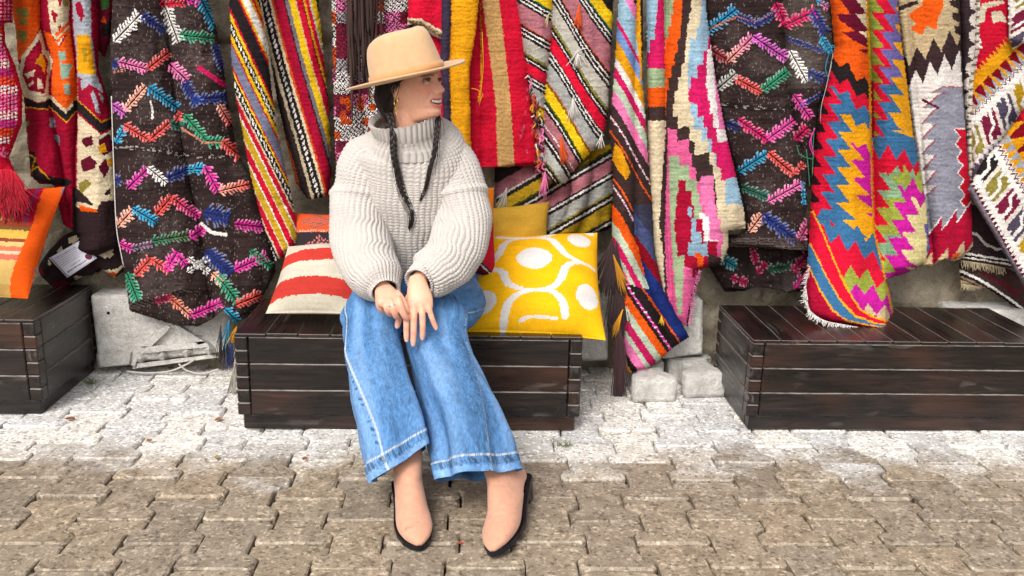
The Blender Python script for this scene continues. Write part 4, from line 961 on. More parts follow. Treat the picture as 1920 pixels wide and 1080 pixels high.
    p.fill(m, SG*.7+GN*.3); p.fill(m & (p.y > 372), LGN*.85); p.fill(m & (p.y > 440), SG*.6+GN*.3); p.fill(m & (p.y > 480), LGN*.85)
    p.fill((p.y > 310) & z2([(1640, 318), (1680, 320), (1730, 330)], .7) & (p.x > side([(1690, 310), (1676, 340), (1700, 360), (1760, 400)], .2)), LGN*.95)
    m = (p.y > 330) & (p.x > side([(1700, 330), (1688, 370), (1682, 430), (1672, 470), (1668, 520)], .5)) & z2([(1640, 344), (1690, 344), (1730, 350)], .2); p.fill(m, MGT*1.05)
    m = (p.y > 360) & (p.x > side([(1722, 360), (1712, 400), (1704, 440), (1700, 490), (1730, 520)], .8)) & z2([(1660, 380), (1700, 380), (1740, 374)], .2); p.fill(m, C(226, 210, 150))
    p.fill((p.x > xof([(1732, 420), (1738, 450)], p.y)) & (p.y > 420), vio)
    rc = p.c.copy(); p.c[:] = np.where(left[..., None], lc, rc)
    p.c[abs(p.x-xof([(1624, -170), (1626, 0), (1631, 150), (1634, 300), (1638, 430), (1664, 540), (1680, 620)], p.y)) < 2] = MU*.8
    return p
OUT_Z = [(1552, -170), (1558, 0), (1566, 90), (1540, 200), (1526, 300), (1520, 400), (1517, 470), (1510, 540), (1517, 586), (1545, 602), (1600, 612), (1650, 622), (1676, 620), (1680, 602), (1668, 548), (1652, 500), (1660, 524), (1700, 512), (1735, 492), (1743, 466), (1736, 380), (1725, 320), (1712, 250), (1700, 150), (1690, 80), (1682, 0), (1676, -170)]
def zig_fn(gx, gy):
    l = xof([(1626, 0), (1632, 150), (1636, 300), (1642, 430), (1660, 540)], gy)
    # the left fold comes forward at its tip and rests on the bench
    return .19*np.clip((gy-380)/230, 0, 1)**1.3*np.clip((l+20-gx)/20, 0, 1)
rz = cloth('zigzag_kilim', 'red kilim with blue and orange zigzag bands, its fringed tip resting on the right bench', 'rug', OUT_Z, 3.40, pat_zig, [[(1622, -170), (1625, 0), (1634, 150), (1638, 300), (1642, 430), (1652, 500), (1690, 620)]], .075, seed=71, fn=zig_fn, rnd=.6)
fringe(rz, [(1512, 545), (1514, 566), (1521, 584), (1545, 600), (1580, 608), (1620, 615), (1655, 620), (1676, 618)], 3.135, 150, 12, WH, .0016, (-.3, 1), 19, .8)
fringe(rz, [(1519, 500), (1512, 530), (1513, 560)], 3.22, 40, 9, WH, .0014, (-1, .4), 20, .8)

# --- white and grey kilim
def pat_white(p):
    p.c[:] = C(226, 218, 212)
    p.c *= (1-.05*(vn(p.x/60, (p.y+.5*p.x)/3, 7)))[..., None]
    z = lambda pts, a, per, ph: p.y < yof(pts, p.x)+a*(2*abs((((p.x-1690)/per+ph) % 1)-.5)-.5)
    # top: cream ground, orange cross, brown band
    up = z([(1680, 150), (1720, 146), (1760, 122), (1810, 108)], 34, 27, .5); p.fill(up, C(58, 40, 42))
    up2 = z([(1680, 112), (1720, 104), (1760, 82), (1800, 66)], 34, 30, .5); p.fill(up2, BG*.92)
    p.c[up2 & (np.floor((p.y+.35*p.x)/3.2) % 2 == 0)] *= .88
    p.poly(ORG*1.02, [(1702, 28), (1716, 18), (1730, 8), (1728, -20), (1766, -20), (1770, 10), (1764, 24), (1758, 34), (1756, 56), (1738, 48), (1728, 66), (1708, 54), (1718, 44)])
    p.fill((p.x > xof([(1776, -60), (1780, 0), (1790, 50)], p.y)) & (p.y < 70) & ((p.y % 24) < 18-(1800-p.x)*.4), C(58, 40, 42))
    p.poly(C(58, 40, 42), [(1684, 12), (1720, 0), (1722, 6), (1688, 20)])
    # grey sawtooth
    gr = (p.x > xof([(1790, 160), (1762, 180), (1752, 210), (1752, 280), (1756, 340), (1750, 372)], p.y)+26*(((p.y/29) % 1)-.5)*-1-8) & (p.y > 165)
    gr |= (p.y > yof([(1735, 372), (1760, 366), (1800, 350)], p.x)+14*(2*abs((((p.x-1690)/28) % 1)-.5)-.5))
    mar = (p.x > xof([(1790, 156), (1760, 178), (1750, 210), (1750, 280), (1754, 340), (1748, 372)], p.y)+26*(((p.y/29) % 1)-.5)*-1-10.5) & (p.y > 162)
    p.fill(mar, MV*.7); p.fill(gr, C(142, 142, 156)); p.c[gr] *= (.86+.3*vn(p.x/24, (p.y-.5*p.x)/4, 6))[gr][:, None]
    p.line(MR, [(1732, 188), (1758, 202)], 2.5)
    # right red edge and bottom red
    e = xof([(1800, 230), (1806, 300), (1812, 380), (1820, 480)], p.y); w = 11*abs(2*((p.y/27) % 1)-1)
    p.fill((p.x > e-w-2.5) & (p.y > 240), WH); p.fill((p.x > e-w) & (p.y > 242), RD*.9)
    bz = yof([(1735, 432), (1760, 424), (1790, 408), (1820, 392)], p.x)+26*(((p.x-1738)/28) % 1-.5)*-1
    p.fill(p.y > bz-3.5, WH); p.fill(p.y > bz, CR*1.05)
    tz = yof([(1735, 490), (1790, 474), (1830, 452)], p.x)+26*(((p.x-1748)/30) % 1-.5)*-1
    p.fill(p.y > tz, BG*.95); p.poly(ORG, [(1784, 478), (1800, 474), (1792, 492)])
    return p
OUT_W = [(1674, -170), (1682, 0), (1692, 80), (1704, 160), (1716, 260), (1726, 330), (1738, 400), (1742, 470), (1722, 500), (1750, 498), (1772, 484), (1790, 490), (1806, 482), (1824, 462), (1822, 400), (1818, 340), (1810, 240), (1802, 120), (1796, 0), (1792, -170)]
rw = cloth('white_kilim', 'white and grey sawtooth kilim with an orange cross near its top', 'rug', OUT_W, 3.45, pat_white, [[(1700, -170), (1704, 0), (1716, 160), (1734, 330), (1752, 500)]], .04, seed=81, rnd=.5)

# --- crimson kilim with hooked border at the far right
def saw(p, s, s0, amp, along, per): return s > s0+amp*(2*abs(((along/per) % 1)-.5)-.5)
def hooks(p, s, a, s0, s1, m, seed):
    """hooked motifs in the cross band s0..s1"""
    w = s1-s0; g = (s-s0)/w; a2 = a+.35*w*(g-.5); k = np.floor(a2/42.0); f = a2/42.0-k
    cols = np.array([MR, BK, OL*1.1, C(120, 30, 60), C(80, 70, 90), DY*.8])
    cc = cols[(k.astype(int)+seed) % 6]
    inner = m & (f > .10) & (f < .90) & (g > .10) & (g < .90); p.c[m] = C(228, 216, 206)
    p.c[inner] = cc[inner]
    X, Y_ = f*42.0, g*w; q = w/86.0
    for pl in ([(13, 90), (14, 56), (28, 46), (28, -4)],):
        d_, _, _ = dseg(X, Y_, [(x_, y_*q) for x_, y_ in pl]); p.c[inner & (d_ < 3.2)] = WH
    teeth = m & ((g < .04+.16*abs(2*((a/12) % 1)-1)) | (g > .96-.16*abs(2*((a/12) % 1)-1))); p.c[teeth] = WH
def pat_hook_up(p):
    p.c[:] = RD*.82
    s = p.y+.98*(p.x-1820); a = p.x*.71-p.y*.69
    # dark left border with white teeth
    e = xof([(1820, -170), (1838, 0), (1836, 90), (1824, 160), (1822, 240)], p.y)
    b0 = p.x < e
    # crimson field with cream motif
    p.poly(C(205, 195, 170), [(1842, 6), (1880, 0), (1884, 6), (1850, 16), (1846, 40), (1832, 46), (1836, 20)], [(1858, 22), (1876, 20), (1890, 42), (1872, 40), (1862, 44)])
    p.poly(WH, [(1826, 76), (1832, 76), (1842, 90), (1836, 92)], [(1836, 70), (1842, 82), (1834, 80)])
    m = saw(p, s, 142, 16, a, 9); p.fill(m, MU*.9)
    m = s > 176; p.fill(m, C(160, 165, 172)); k = m & (s < 214) & (abs(2*((a/22) % 1)-1) > (s-176)/38); p.fill(k, DR); k = m & (s < 214) & (abs(((a/22) % 1)-.5) < .12); p.fill(k, MU*.9)
    m = saw(p, s, 214, 10, a, 10); p.fill(m, WH); m = saw(p, s, 217, 10, a, 10); p.fill(m, MR); m = saw(p, s, 221, 10, a, 10); p.fill(m, WH)
    hooks(p, s, a, 232, 318, s > 232, 0)
    m = saw(p, s, 318, 14, a, 12); p.fill(m, PU); m = saw(p, s, 340, 10, a, 12); p.fill(m, RD*.85); m = s > 352; p.fill(m & saw(p, s, 358, 14, a, 12), MU*.9)
    f = p.y % 15; p.fill(b0, C(58, 42, 48)); tooth = b0 & (p.x > e-6-12*abs(2*((p.y/15) % 1)-1)); p.fill(tooth, C(215, 205, 195)); p.fill(b0 & (p.x > e-8) & (f < 5), C(120, 110, 90))
    m = b0 & (abs(p.x-e+14) < 5) & (p.y % 30 < 12); p.fill(m, C(215, 205, 195))
    return p
OUT_H1 = [(1796, -170), (1800, 0), (1806, 120), (1814, 240), (1818, 340), (1836, 330), (1860, 300), (1900, 230), (1960, 170), (1960, -170)]
cloth('crimson_kilim', 'crimson kilim with cream motifs and toothed dark border, upper fold at the picture edge', 'rug', OUT_H1, 3.46, pat_hook_up, [[(1832, -170), (1834, 0), (1830, 150), (1822, 330)]], .035, seed=91, group='folds of the crimson hooked kilim', rnd=.5)
def pat_hook_top(p):
    a = p.y+.3*p.x; s = p.x-1893+.1*p.y
    p.c[:] = WH; hooks(p, s, a, 2, 60, s > 2, 1); return p
cloth('crimson_kilim', 'black and white hooked kilim strip in the upper corner over the crimson kilim', 'rug', [(1890, -170), (1892, 0), (1893, 70), (1900, 92), (1925, 76), (1960, 60), (1960, -170)], 3.40, pat_hook_top, [], .03, seed=92, group='folds of the crimson hooked kilim')
def pat_hook_low(p):
    # distance from the lower-left edge, and along it
    dx, dy = (1919-1818), (533-353); L = math.hypot(dx, dy); a = ((p.x-1818)*dx+(p.y-353)*dy)/L; s = ((p.x-1818)*dy-(p.y-353)*dx)/L
    p.c[:] = RD*.8
    m = s < 150; p.fill(m, MU*.9); k = m & (abs(2*((a/30) % 1)-1) < (s-104)/50) & (s > 112); p.fill(k, DR)
    p.fill((s < 112) & (s > 0), C(160, 165, 172)); k = (s < 112) & (s > 90) & (abs(2*((a/18) % 1)-1) > (s-88)/26); p.fill(k, MU*.9)
    m = ~saw(p, s, 92, 10, a, 10); p.fill(m, WH); m = ~saw(p, s, 88, 10, a, 10); p.fill(m, MR); m = ~saw(p, s, 84, 10, a, 10); p.fill(m, WH)
    hooks(p, s, a, 18, 78, (s < 78) & (s > 14), 2)
    m = ~saw(p, s, 14, 10, a, 9); p.fill(m, WH); m = ~saw(p, s, 10, 10, a, 9); p.fill(m, MR); p.fill(s < 6, C(130, 122, 132))
    return p
OUT_H2 = [(1846, 300), (1824, 340), (1816, 356), (1838, 396), (1862, 436), (1890, 484), (1920, 536), (1960, 604), (1960, 150), (1930, 190), (1906, 226), (1880, 262)]
h2 = cloth('crimson_kilim', 'slanting front fold of hooked kilim with a grey edge running down to the corner', 'rug', OUT_H2, 3.37, pat_hook_low, [], .03, seed=93, group='folds of the crimson hooked kilim', rnd=.35)
def pat_dark_stripe(p):
    s = p.y-.16*(p.x-1815)
    p.c[:] = C(54, 38, 42)
    p.table(s, [(440, C(54, 38, 42)), (452, C(54, 38, 42)), (474, C(54, 38, 42)), (478, WH), (482, BK), (485, WH), (490, C(70, 50, 40)), (600, C(120, 100, 90))])
    p.line(C(205, 198, 190), [(1815, 434), (1832, 440), (1848, 458), (1870, 468), (1900, 462)], 2.6)
    return p
h3 = cloth('brown_kilim', 'dark brown kilim end with thin white stripes and pale fringe below the white kilim', 'rug', [(1800, 380), (1930, 400), (1930, 520), (1880, 500), (1850, 496), (1804, 490)], 3.50, pat_dark_stripe, [], .02, seed=94)
fringe(h3, [(1804, 488), (1850, 495), (1884, 502)], 3.49, 60, 14, C(200, 185, 150), .0013, (.1, 1), 21, .4)
def pat_dark_stripe2(p):
    s = p.y-.42*(p.x-1800)-.0016*(p.x-1800)**2
    p.table(s, [(505, C(66, 46, 42)), (510, WH), (516, BK), (520, C(150, 120, 100)), (523, C(60, 42, 40)), (536, BG*.7), (545, C(74, 60, 50)), (548, BK), (552, WH*.8), (556, BK), (570, BG*.6)])
    m = s < 495; p.fill(m & (vn(p.x/14, p.y/10, 8) > .55), C(90, 30, 40))
    return p
h4 = cloth('brown_kilim', 'dark lowest kilim corner with curved pale stripes above the white stone block', 'rug', [(1800, 494), (1840, 496), (1890, 500), (1960, 500), (1960, 640), (1925, 606), (1890, 566), (1850, 540), (1802, 534)], 3.53, pat_dark_stripe2, [], .02, seed=95)
fringe(h4, [(1802, 532), (1828, 534), (1852, 524)], 3.52, 50, 12, C(190, 175, 140), .0012, (.1, 1), 22, .4)

# --- kilims at the left edge
def pat_orange(p):
    p.c[:] = CR*.9
    # first fold
    p.poly(ORG, [(10, -170), (72, -170), (75, 52), (60, 78), (38, 112), (24, 110), (18, 40)]); p.poly(OL, [(30, 16), (52, 14), (54, 32), (34, 34)], [(34, 36), (54, 36), (48, 48), (36, 46)], [(30, 58), (50, 58), (52, 78), (34, 76)], [(36, -40), (56, -40), (54, -20), (34, -24)])
    p.poly(CRM, [(76, 55), (60, 80), (40, 106), (34, 140), (44, 180), (70, 192), (91, 188), (92, 150), (99, 112), (86, 92)])
    p.poly(CR*.85, [(75, 74), (58, 94), (47, 110), (42, 140), (52, 168), (84, 176), (87, 150), (90, 112), (80, 100)]); p.poly(MU, [(66, 118), (78, 100), (86, 118), (84, 142), (78, 124)])
    p.poly(CRM, [(46, 140), (66, 130), (64, 142), (52, 146)], [(70, 166), (70, 146), (78, 150), (82, 166)], [(52, 160), (62, 150), (64, 154), (56, 164)])
    p.poly(BK, [(44, 182), (70, 194), (92, 190), (90, 204), (50, 200)]); p.line(MU*.9, [(48, 201), (90, 205)], 1.4)
    p.poly(GY*.8, [(92, 222), (102, 220), (104, 240), (94, 238)], [(102, 252), (112, 256), (112, 275), (104, 262)]); p.poly(OL, [(46, 230), (56, 226), (52, 240)])
    p.line(BK, [(58, 290), (70, 330), (104, 340), (126, 342)], 7); p.line(MU*.8, [(52, 288), (66, 296), (60, 320), (70, 312), (92, 336)], 1.5)
    # second fold
    p.poly(CRM, [(84, -170), (130, -170), (130, 52), (110, 86), (96, 62), (90, 10)]); p.poly(CR*.9, [(96, 18), (108, 26), (104, 44), (98, 34)], [(104, -20), (120, -10), (112, 14)], [(108, 50), (116, 44), (112, 60)]); p.poly(OL, [(116, -6), (128, -6), (128, 12), (120, 14)])
    p.line(ORG, [(106, 66), (130, 42)], 3); p.line(ORG, [(108, 76), (132, 54)], 2.5)
    p.poly(ORG, [(80, 56), (94, 62), (111, 88), (132, 56), (138, 110), (147, 178), (124, 206), (96, 180), (98, 110)]); p.poly(C(140, 170, 150), [(108, 96), (122, 96), (124, 112), (112, 116)], [(112, 118), (136, 120), (128, 146), (114, 148)], [(118, 158), (130, 156), (132, 176), (122, 176)])
    p.line(CRM, [(94, 182), (124, 211), (150, 180)], 3.6); p.line(BK, [(92, 192), (124, 222), (152, 190)], 6); p.line(MU*.9, [(92, 199), (124, 229), (154, 197)], 1.2)
    # third fold
    p.poly(C(165, 170, 178), [(128, -170), (164, -170), (172, 70), (182, 142), (200, 186), (210, 236), (178, 222), (146, 180), (143, 100), (138, 60)]); p.poly(CR*.9, [(140, 8), (150, 2), (156, 14), (158, 30), (152, 42), (144, 24)], [(146, 142), (156, 150), (200, 178), (208, 236), (176, 226), (146, 196)])
    p.poly(C(165, 170, 178), [(150, 152), (160, 146), (166, 160), (154, 170)], [(170, 176), (176, 170), (184, 196), (188, 214), (180, 210)], [(184, 172), (194, 182), (192, 194)]); p.poly(MU*1.05, [(144, 64), (168, 66), (180, 142), (145, 136)]); p.poly(DY*.8, [(154, 90), (162, 88), (164, 112), (156, 118)])
    p.line(BK, [(144, 196), (190, 240), (214, 228)], 8); p.line(MU*.8, [(144, 186), (190, 229), (214, 218)], 1.2)
    p.fill((p.y > yof([(144, 212), (190, 254), (216, 240)], p.x)) & (p.x > xof([(146, 200), (144, 340)], p.y)), CRM)
    p.poly(MR*.9, [(152, 262), (172, 254), (176, 270), (160, 276)], [(152, 300), (168, 292), (182, 306), (172, 326), (154, 320)], [(184, 262), (206, 250), (214, 280), (196, 292), (188, 284)], [(184, 312), (200, 296), (204, 318), (196, 336)]); p.poly(MU, [(182, 276), (196, 268), (200, 284), (188, 288)], [(200, 300), (212, 296), (216, 310), (206, 312)]); p.poly(OL, [(148, 344), (162, 336), (172, 344), (150, 366)])
    m = (p.y > 352) & (p.x > 136); p.fill(m & (p.y > yof([(140, 350), (165, 372), (180, 392), (200, 356), (222, 346)], p.x)), C(50, 34, 36))
    p.line(CRM, [(152, 330), (178, 322), (184, 352), (200, 340), (214, 318), (212, 370), (186, 372), (176, 392), (148, 384)], 5.5)
    p.poly(ORG*.9, [(148, 384), (178, 392), (184, 398), (150, 396)])
    return p
OUT_O = [(6, -170), (20, 0), (30, 60), (35, 130), (45, 190), (50, 250), (58, 330), (74, 345), (100, 346), (118, 420), (150, 440), (140, 470), (180, 480), (222, 462), (222, 350), (214, 250), (202, 186), (184, 130), (184, 60), (182, 0), (196, -170)]
ro = cloth('orange_kilim', 'orange and crimson kilim in three narrow folds left of the dark embroidered rug', 'rug', OUT_O, 3.47, pat_orange, [[(72, -170), (76, 40), (92, 110), (96, 200), (112, 290), (128, 400)], [(128, -170), (132, 40), (141, 110), (144, 200), (140, 300), (142, 400)]], .065, seed=101, rnd=.6)
def pat_maroon_r(p):
    p.c[:] = C(110, 18, 44); p.poly(C(70, 120, 60), [(186, -10), (206, -20), (204, 16), (192, 18)]); p.poly(BK, [(190, 52), (206, 36), (210, 60), (194, 72)]); p.poly(ORG*.8, [(188, 40), (196, 30), (200, 44)]); return p
cloth('crimson_strip', 'narrow dark crimson textile wedged between orange kilim and dark embroidered rug', 'textile', [(162, -170), (166, 0), (180, 90), (196, 108), (206, 70), (212, 0), (214, -170)], 3.52, pat_maroon_r, [], .03, seed=102)
def pat_pink_grid(p):
    p.c[:] = CR
    k = np.floor(p.y/16).astype(int); cols = np.array([PK, WH*.9, C(170, 60, 140), ORG*.9, WH*.9, PK*.8])
    m = (p.y < 270) & (p.x % 7 < 4.4) & ((p.y+.25*p.x) % 7 < 5); p.c[m] = cols[k % 6][m]; p.h[m] = .002
    m = (p.x > xof([(8, 75), (26, 125), (38, 170), (38, 230), (13, 295)], p.y)-5); p.fill(m, RD*.8); m = p.y > 275; p.fill(m, RD*.85); p.fill(m & (p.y < 300) & (hsh(p.x/4, p.y/5, 1) > .6), PK)
    p.fill((p.y < 42), CR*.9); m = (p.y < 38) & (p.x % 7 < 4) & (p.y % 7 < 4); p.c[m] = C(210, 120, 140); return p
rp = cloth('shaggy_red_rug', 'pink and crimson netted rug with shaggy red fringe above the orange edged cushion', 'rug', [(-80, -170), (20, -170), (22, 42), (6, 44), (8, 78), (28, 126), (41, 172), (40, 232), (15, 296), (30, 330), (46, 350), (20, 400), (-10, 420), (-80, 420)], 3.34, pat_pink_grid, [], .05, seed=103)
fringe(rp, [(-40, 330), (-10, 320), (20, 318), (36, 332)], 3.27, 240, 62, RD*.9, .0016, (.05, 1), 23, .5, 'shag')
fringe(rp, [(-40, 360), (0, 370), (20, 362), (40, 346)], 3.27, 200, 46, RD*.85, .0016, (.1, 1), 24, .5, 'shag')

# rolled dark rug end with its paper label
def roll(name, label, pts, r, Y, pattern_cols, cat, seed, m=M_WOOL, sides=40, n=70):
    c = crs(np.array(pts, float), n); P = at(c[:, 0], c[:, 1], Y); T, S, B = frames(P, (0, 0, 1)); a = np.linspace(0, 2*np.pi, sides, endpoint=False)
    t = np.linspace(0, 1, n); rr = r*(.25+.75*np.sin(np.pi*np.clip(t*.9+.05, 0, 1))**.35)
    rad = rr[:, None]*(1+.16*(vn(t[:, None]*7+0*a, np.cos(a)[None]*2+3, seed)-.5)*2+.05*np.sin(a*5)[None])
    V = P[:, None]+rad[..., None]*(np.cos(a)[None, :, None]*S[:, None]+np.sin(a)[None, :, None]*B[:, None])
    q = grid_faces(n, sides, True); cen = V.reshape(-1, 3)[q].mean(1); cols = pattern_cols(cen)
    o = obj(name, np_mesh(name, V.reshape(-1, 3), quads=q, polys=[list(range(sides))[::-1], list(range((n-1)*sides, n*sides))], col=np.vstack([cols, cols[:1], cols[-1:]])), m)
    tag(o, label, cat); return o
def dark_cols(cen):
    k = vn(cen[:, 0]*22, cen[:, 2]*22, 3); c = np.tile(C(48, 34, 36), (len(cen), 1)); c[k > .70] = CRM; c[k > .86] = ORG*.8; c[(k < .2)] = C(110, 20, 45); return c*(.8+.4*hsh(cen[:, 0]*300, cen[:, 2]*300, 4))[:, None]
rl = roll('rolled_rug', 'rolled dark rug end lying behind the left bench with a paper label on it', [(96, 520), (124, 492), (160, 470), (200, 470), (236, 500)], .085, 3.56, dark_cols, 'rug', 5)
fringe(rl, [(100, 488), (130, 462), (165, 440), (200, 430)], 3.49, 90, 20, C(40, 30, 32), .0016, (.8, .8), 25, .8)
# the label: a glossy printed card, its lines too small to read
tq = [np.array(p, float) for p in ((92, 484), (148, 452), (182, 484), (126, 521))]
def card_pt(u, v, d=0.0):
    p = (1-v)*((1-u)*tq[0]+u*tq[1])+v*((1-u)*tq[3]+u*tq[2]); return at(p[0], p[1], 3.462-.01*math.sin(u*3)-d)
n = 9; front = np.array([[card_pt(i/(n-1), j/(n-1)) for i in range(n)] for j in range(n)]); back = front.copy(); back[..., 1] += .0012
V = np.concatenate([front.reshape(-1, 3), back.reshape(-1, 3)]); q = grid_faces(n, n)
rim = [i for i in range(n)]+[i*n+n-1 for i in range(1, n)]+[(n-1)*n+i for i in range(n-2, -1, -1)]+[i*n for i in range(n-2, 0, -1)]
rq = [[rim[i], rim[(i+1) % len(rim)], rim[(i+1) % len(rim)]+n*n, rim[i]+n*n] for i in range(len(rim))]
card = obj('paper_label', np_mesh('paper_label', V, quads=np.concatenate([q[:, ::-1], q+n*n, np.array(rq)]), col=C(232, 232, 244, .95)), M_PAPER)
tag(card, 'white printed paper label with a dark red seal on the rolled rug', 'label')
V, Q, cs = [], [], []
def ink(u0, u1, v0, v1, c):
    k = len(V); V.extend([card_pt(u0, v0, .001), card_pt(u1, v0, .001), card_pt(u1, v1, .001), card_pt(u0, v1, .001)]); Q.append((k+3, k+2, k+1, k)); cs.append(c)
R = np.random.default_rng(3); inkc = C(92, 84, 122)
for (u0, u1, v0, v1) in ((.03, .97, .03, .045), (.03, .97, .95, .965), (.03, .045, .045, .95), (.955, .97, .045, .95)): ink(u0, u1, v0, v1, inkc)
for r, (v, hgt, a, b, step) in enumerate(((.12, .035, .12, .8, .05), (.2, .02, .1, .9, .03), (.29, .018, .1, .9, .03), (.37, .018, .1, .9, .03), (.45, .018, .1, .88, .03), (.53, .018, .1, .7, .03), (.68, .03, .3, .62, .04), (.8, .07, .12, .78, .055))):
    u = a
    while u < b:
        w_ = step*R.uniform(.45, .95); ink(u, u+w_, v, v+hgt*R.uniform(.6, 1), inkc if r < 7 else C(110, 60, 120)); u += step
obj('print', np_mesh('print', V, quads=Q, col=np.array(cs), smooth=False), M_PAPER, card)
seal = [card_pt(.86+.09*math.cos(a), .76+.14*math.sin(a), .0012) for a in np.linspace(0, 6.283, 16, endpoint=False)]
obj('seal', np_mesh('seal', seal, polys=[list(range(16))], col=C(120, 25, 60)), M_PAPER, card)
# tasselled corner of the dark rug by the middle bench
cA = rugA
for (x, y, L, c, s, ln) in ((430, 600, 60, CY*.7, 31, -6), (424, 630, 60, BK, 32, -2), (414, 610, 70, BR, 33, -4), (436, 640, 50, NV*1.2, 34, -6), (444, 612, 40, MU, 35, -14), (470, 590, 60, C(215, 205, 190), 36, -16), (446, 640, 100, C(200, 195, 185), 37, -6), (440, 680, 80, C(205, 198, 182), 38, -8)):
    tassel(cA, x, y, 3.30 if x < 460 else 3.24, L, c, 18, .0013, ln, s, 7)
# ------------------------------------------------------------------ cushions
def cushion(name, label, quad, thick, pattern, seed=0, h=1.6, m=None, sag=.0, ear=.22):
    """a stuffed square: corner points given as (px, py, Y) TL, TR, BR, BL; swollen in the middle, pinched ears at the corners"""
    c2 = [np.array(q[:2], float) for q in quad]; c3 = [at(q[0], q[1], q[2]) for q in quad]
    w = max(np.linalg.norm(c2[0]-c2[1]), np.linalg.norm(c2[3]-c2[2])); hh = max(np.linalg.norm(c2[0]-c2[3]), np.linalg.norm(c2[1]-c2[2]))
    nu, nv = int(w/h), int(hh/h); u, v = np.meshgrid(np.linspace(0, 1, nu), np.linspace(0, 1, nv))
    def bil(c): return ((1-u)*(1-v))[..., None]*c[0]+(u*(1-v))[..., None]*c[1]+(u*v)[..., None]*c[2]+((1-u)*v)[..., None]*c[3]
    # edges bow inwards between the ears
    su, sv = np.sin(np.pi*u), np.sin(np.pi*v)
    uu = u+ear*.45*(su*0+sv)*(.5-u)*.5*abs(2*u-1)**2; vv = v+ear*.45*su*(.5-v)*.5*abs(2*v-1)**2
    u0, v0 = u, v; u, v = uu, vv
    P = bil(c3); Q2 = bil(c2)
    nrm = np.cross(c3[1]-c3[0], c3[3]-c3[0]); nrm /= np.linalg.norm(nrm)
    if nrm[1] > 0: nrm = -nrm
    infl = (1-abs(2*u0-1)**2.6)**.62*(1-abs(2*v0-1)**2.6)**.62
    wr = .004*(vn(u0*9, v0*9, seed)-.5)+.018*(vn(u0*4+v0*2, v0*3, seed+1)-.5)*(1-infl*.4)
    fr = P+nrm*(thick*.5*infl+wr*np.minimum(1, infl*3))[..., None]; bk = P-nrm*(thick*.5*infl)[..., None]
    f = grid_faces(nv, nu); px = Q2.reshape(-1, 2)[f].mean(1)
    pc = pattern(Pat(px[:, 0], px[:, 1], WH, seed)); pc.weave(.05, .05); cols = np.clip(pc.c, .002, .9)
    V = np.concatenate([fr.reshape(-1, 3), bk.reshape(-1, 3)]); n = nu*nv
    rim = list(range(nu))+[i*nu+nu-1 for i in range(1, nv)]+[(nv-1)*nu+i for i in range(nu-2, -1, -1)]+[i*nu for i in range(nv-2, 0, -1)]
    rq = np.array([[rim[i], rim[(i+1) % len(rim)], rim[(i+1) % len(rim)]+n, rim[i]+n] for i in range(len(rim))])
    bf = f[::1]+n
    allq = np.concatenate([f[:, ::-1], bf, rq]); allc = np.concatenate([cols, cols, np.tile(cols.mean(0), (len(rq), 1))])
    o = obj(name, np_mesh(name, V, quads=allq, col=allc), m or M_COTTON); tag(o, label, 'cushion', None)
    return o
def pat_ikat(p):
    p.c[:] = C(250, 186, 6, .8); w = WH*1.0
    p.x = p.x0+1.6*(vn(p.x/30, p.y/2.2, 3)-.5)*2; p.y = p.y0
    def ln(pts, lo=1.9, hi=5.6):
        P = [(840+a/3.176, 360+b/3.176) for a, b in pts]; c = crs(np.array(P), 26); p.line(w, [tuple(k) for k in c], lo, hi)
    ln([(270, 285), (300, 320), (360, 342), (450, 346), (540, 344), (590, 325), (612, 295), (614, 270)])
    ln([(150, 570), (250, 510), (300, 460), (312, 415), (345, 378), (420, 356), (540, 354), (600, 375), (640, 430), (680, 475), (760, 505), (870, 516)])
    ln([(160, 566), (255, 550), (318, 580), (345, 640), (410, 672), (470, 680), (560, 676), (630, 650), (664, 600), (690, 545), (760, 515), (870, 514)])
    ln([(325, 815), (345, 750), (400, 705), (470, 686), (560, 684), (620, 694), (670, 735), (685, 790)])
    ln([(420, 810), (480, 797), (560, 797), (640, 808)], 1.6, 2)
    for cx, cy, rx, ry in ((497, 505, 104, 66), (768, 355, 72, 56), (818, 690, 72, 70), (200, 718, 82, 62), (840, 270, 30, 20)):
        m = (abs((p.x-(840+cx/3.176))/(rx/3.176))**1.75+abs((p.y-(360+cy/3.176))/(ry/3.176))**1.9) < 1; p.c[m] = w
    return p
cushion('cushion', 'bright yellow cushion with white ovals and wavy white lines, next to the woman', [(888, 448, 3.30), (1120, 436, 3.34), (1136, 638, 2.975), (860, 622, 2.985)], .20, pat_ikat, 3)
def pat_stripe_c(p):
    y = p.y+9*((p.x-575)/75)**2*np.where(p.y < 520, .6, -.5)+(p.x-575)*.03
    p.table(y, [(489, C(224, 212, 192)), (514, C(212, 62, 52)), (542, C(226, 216, 196)), (569, C(208, 60, 50)), (620, C(220, 210, 188))]); p.c *= (1-.08*(vn(p.x/50, p.y/2, 5)))[:, None]; return p
cushion('cushion', 'red and cream striped linen cushion beside the hip of the woman', [(540, 462, 3.26), (668, 452, 3.26), (676, 590, 3.0), (498, 588, 3.0)], .13, pat_stripe_c, 5, ear=.2)
def pat_ochre(p): p.c[:] = C(208, 160, 50); p.c *= (.92+.16*vn(p.x/30, p.y/18, 4))[:, None]; return p
cushion('cushion', 'plain ochre yellow cushion behind the brighter yellow patterned one', [(900, 392, 3.40), (1030, 378, 3.42), (1026, 470, 3.34), (900, 480, 3.32)], .11, pat_ochre, 7)
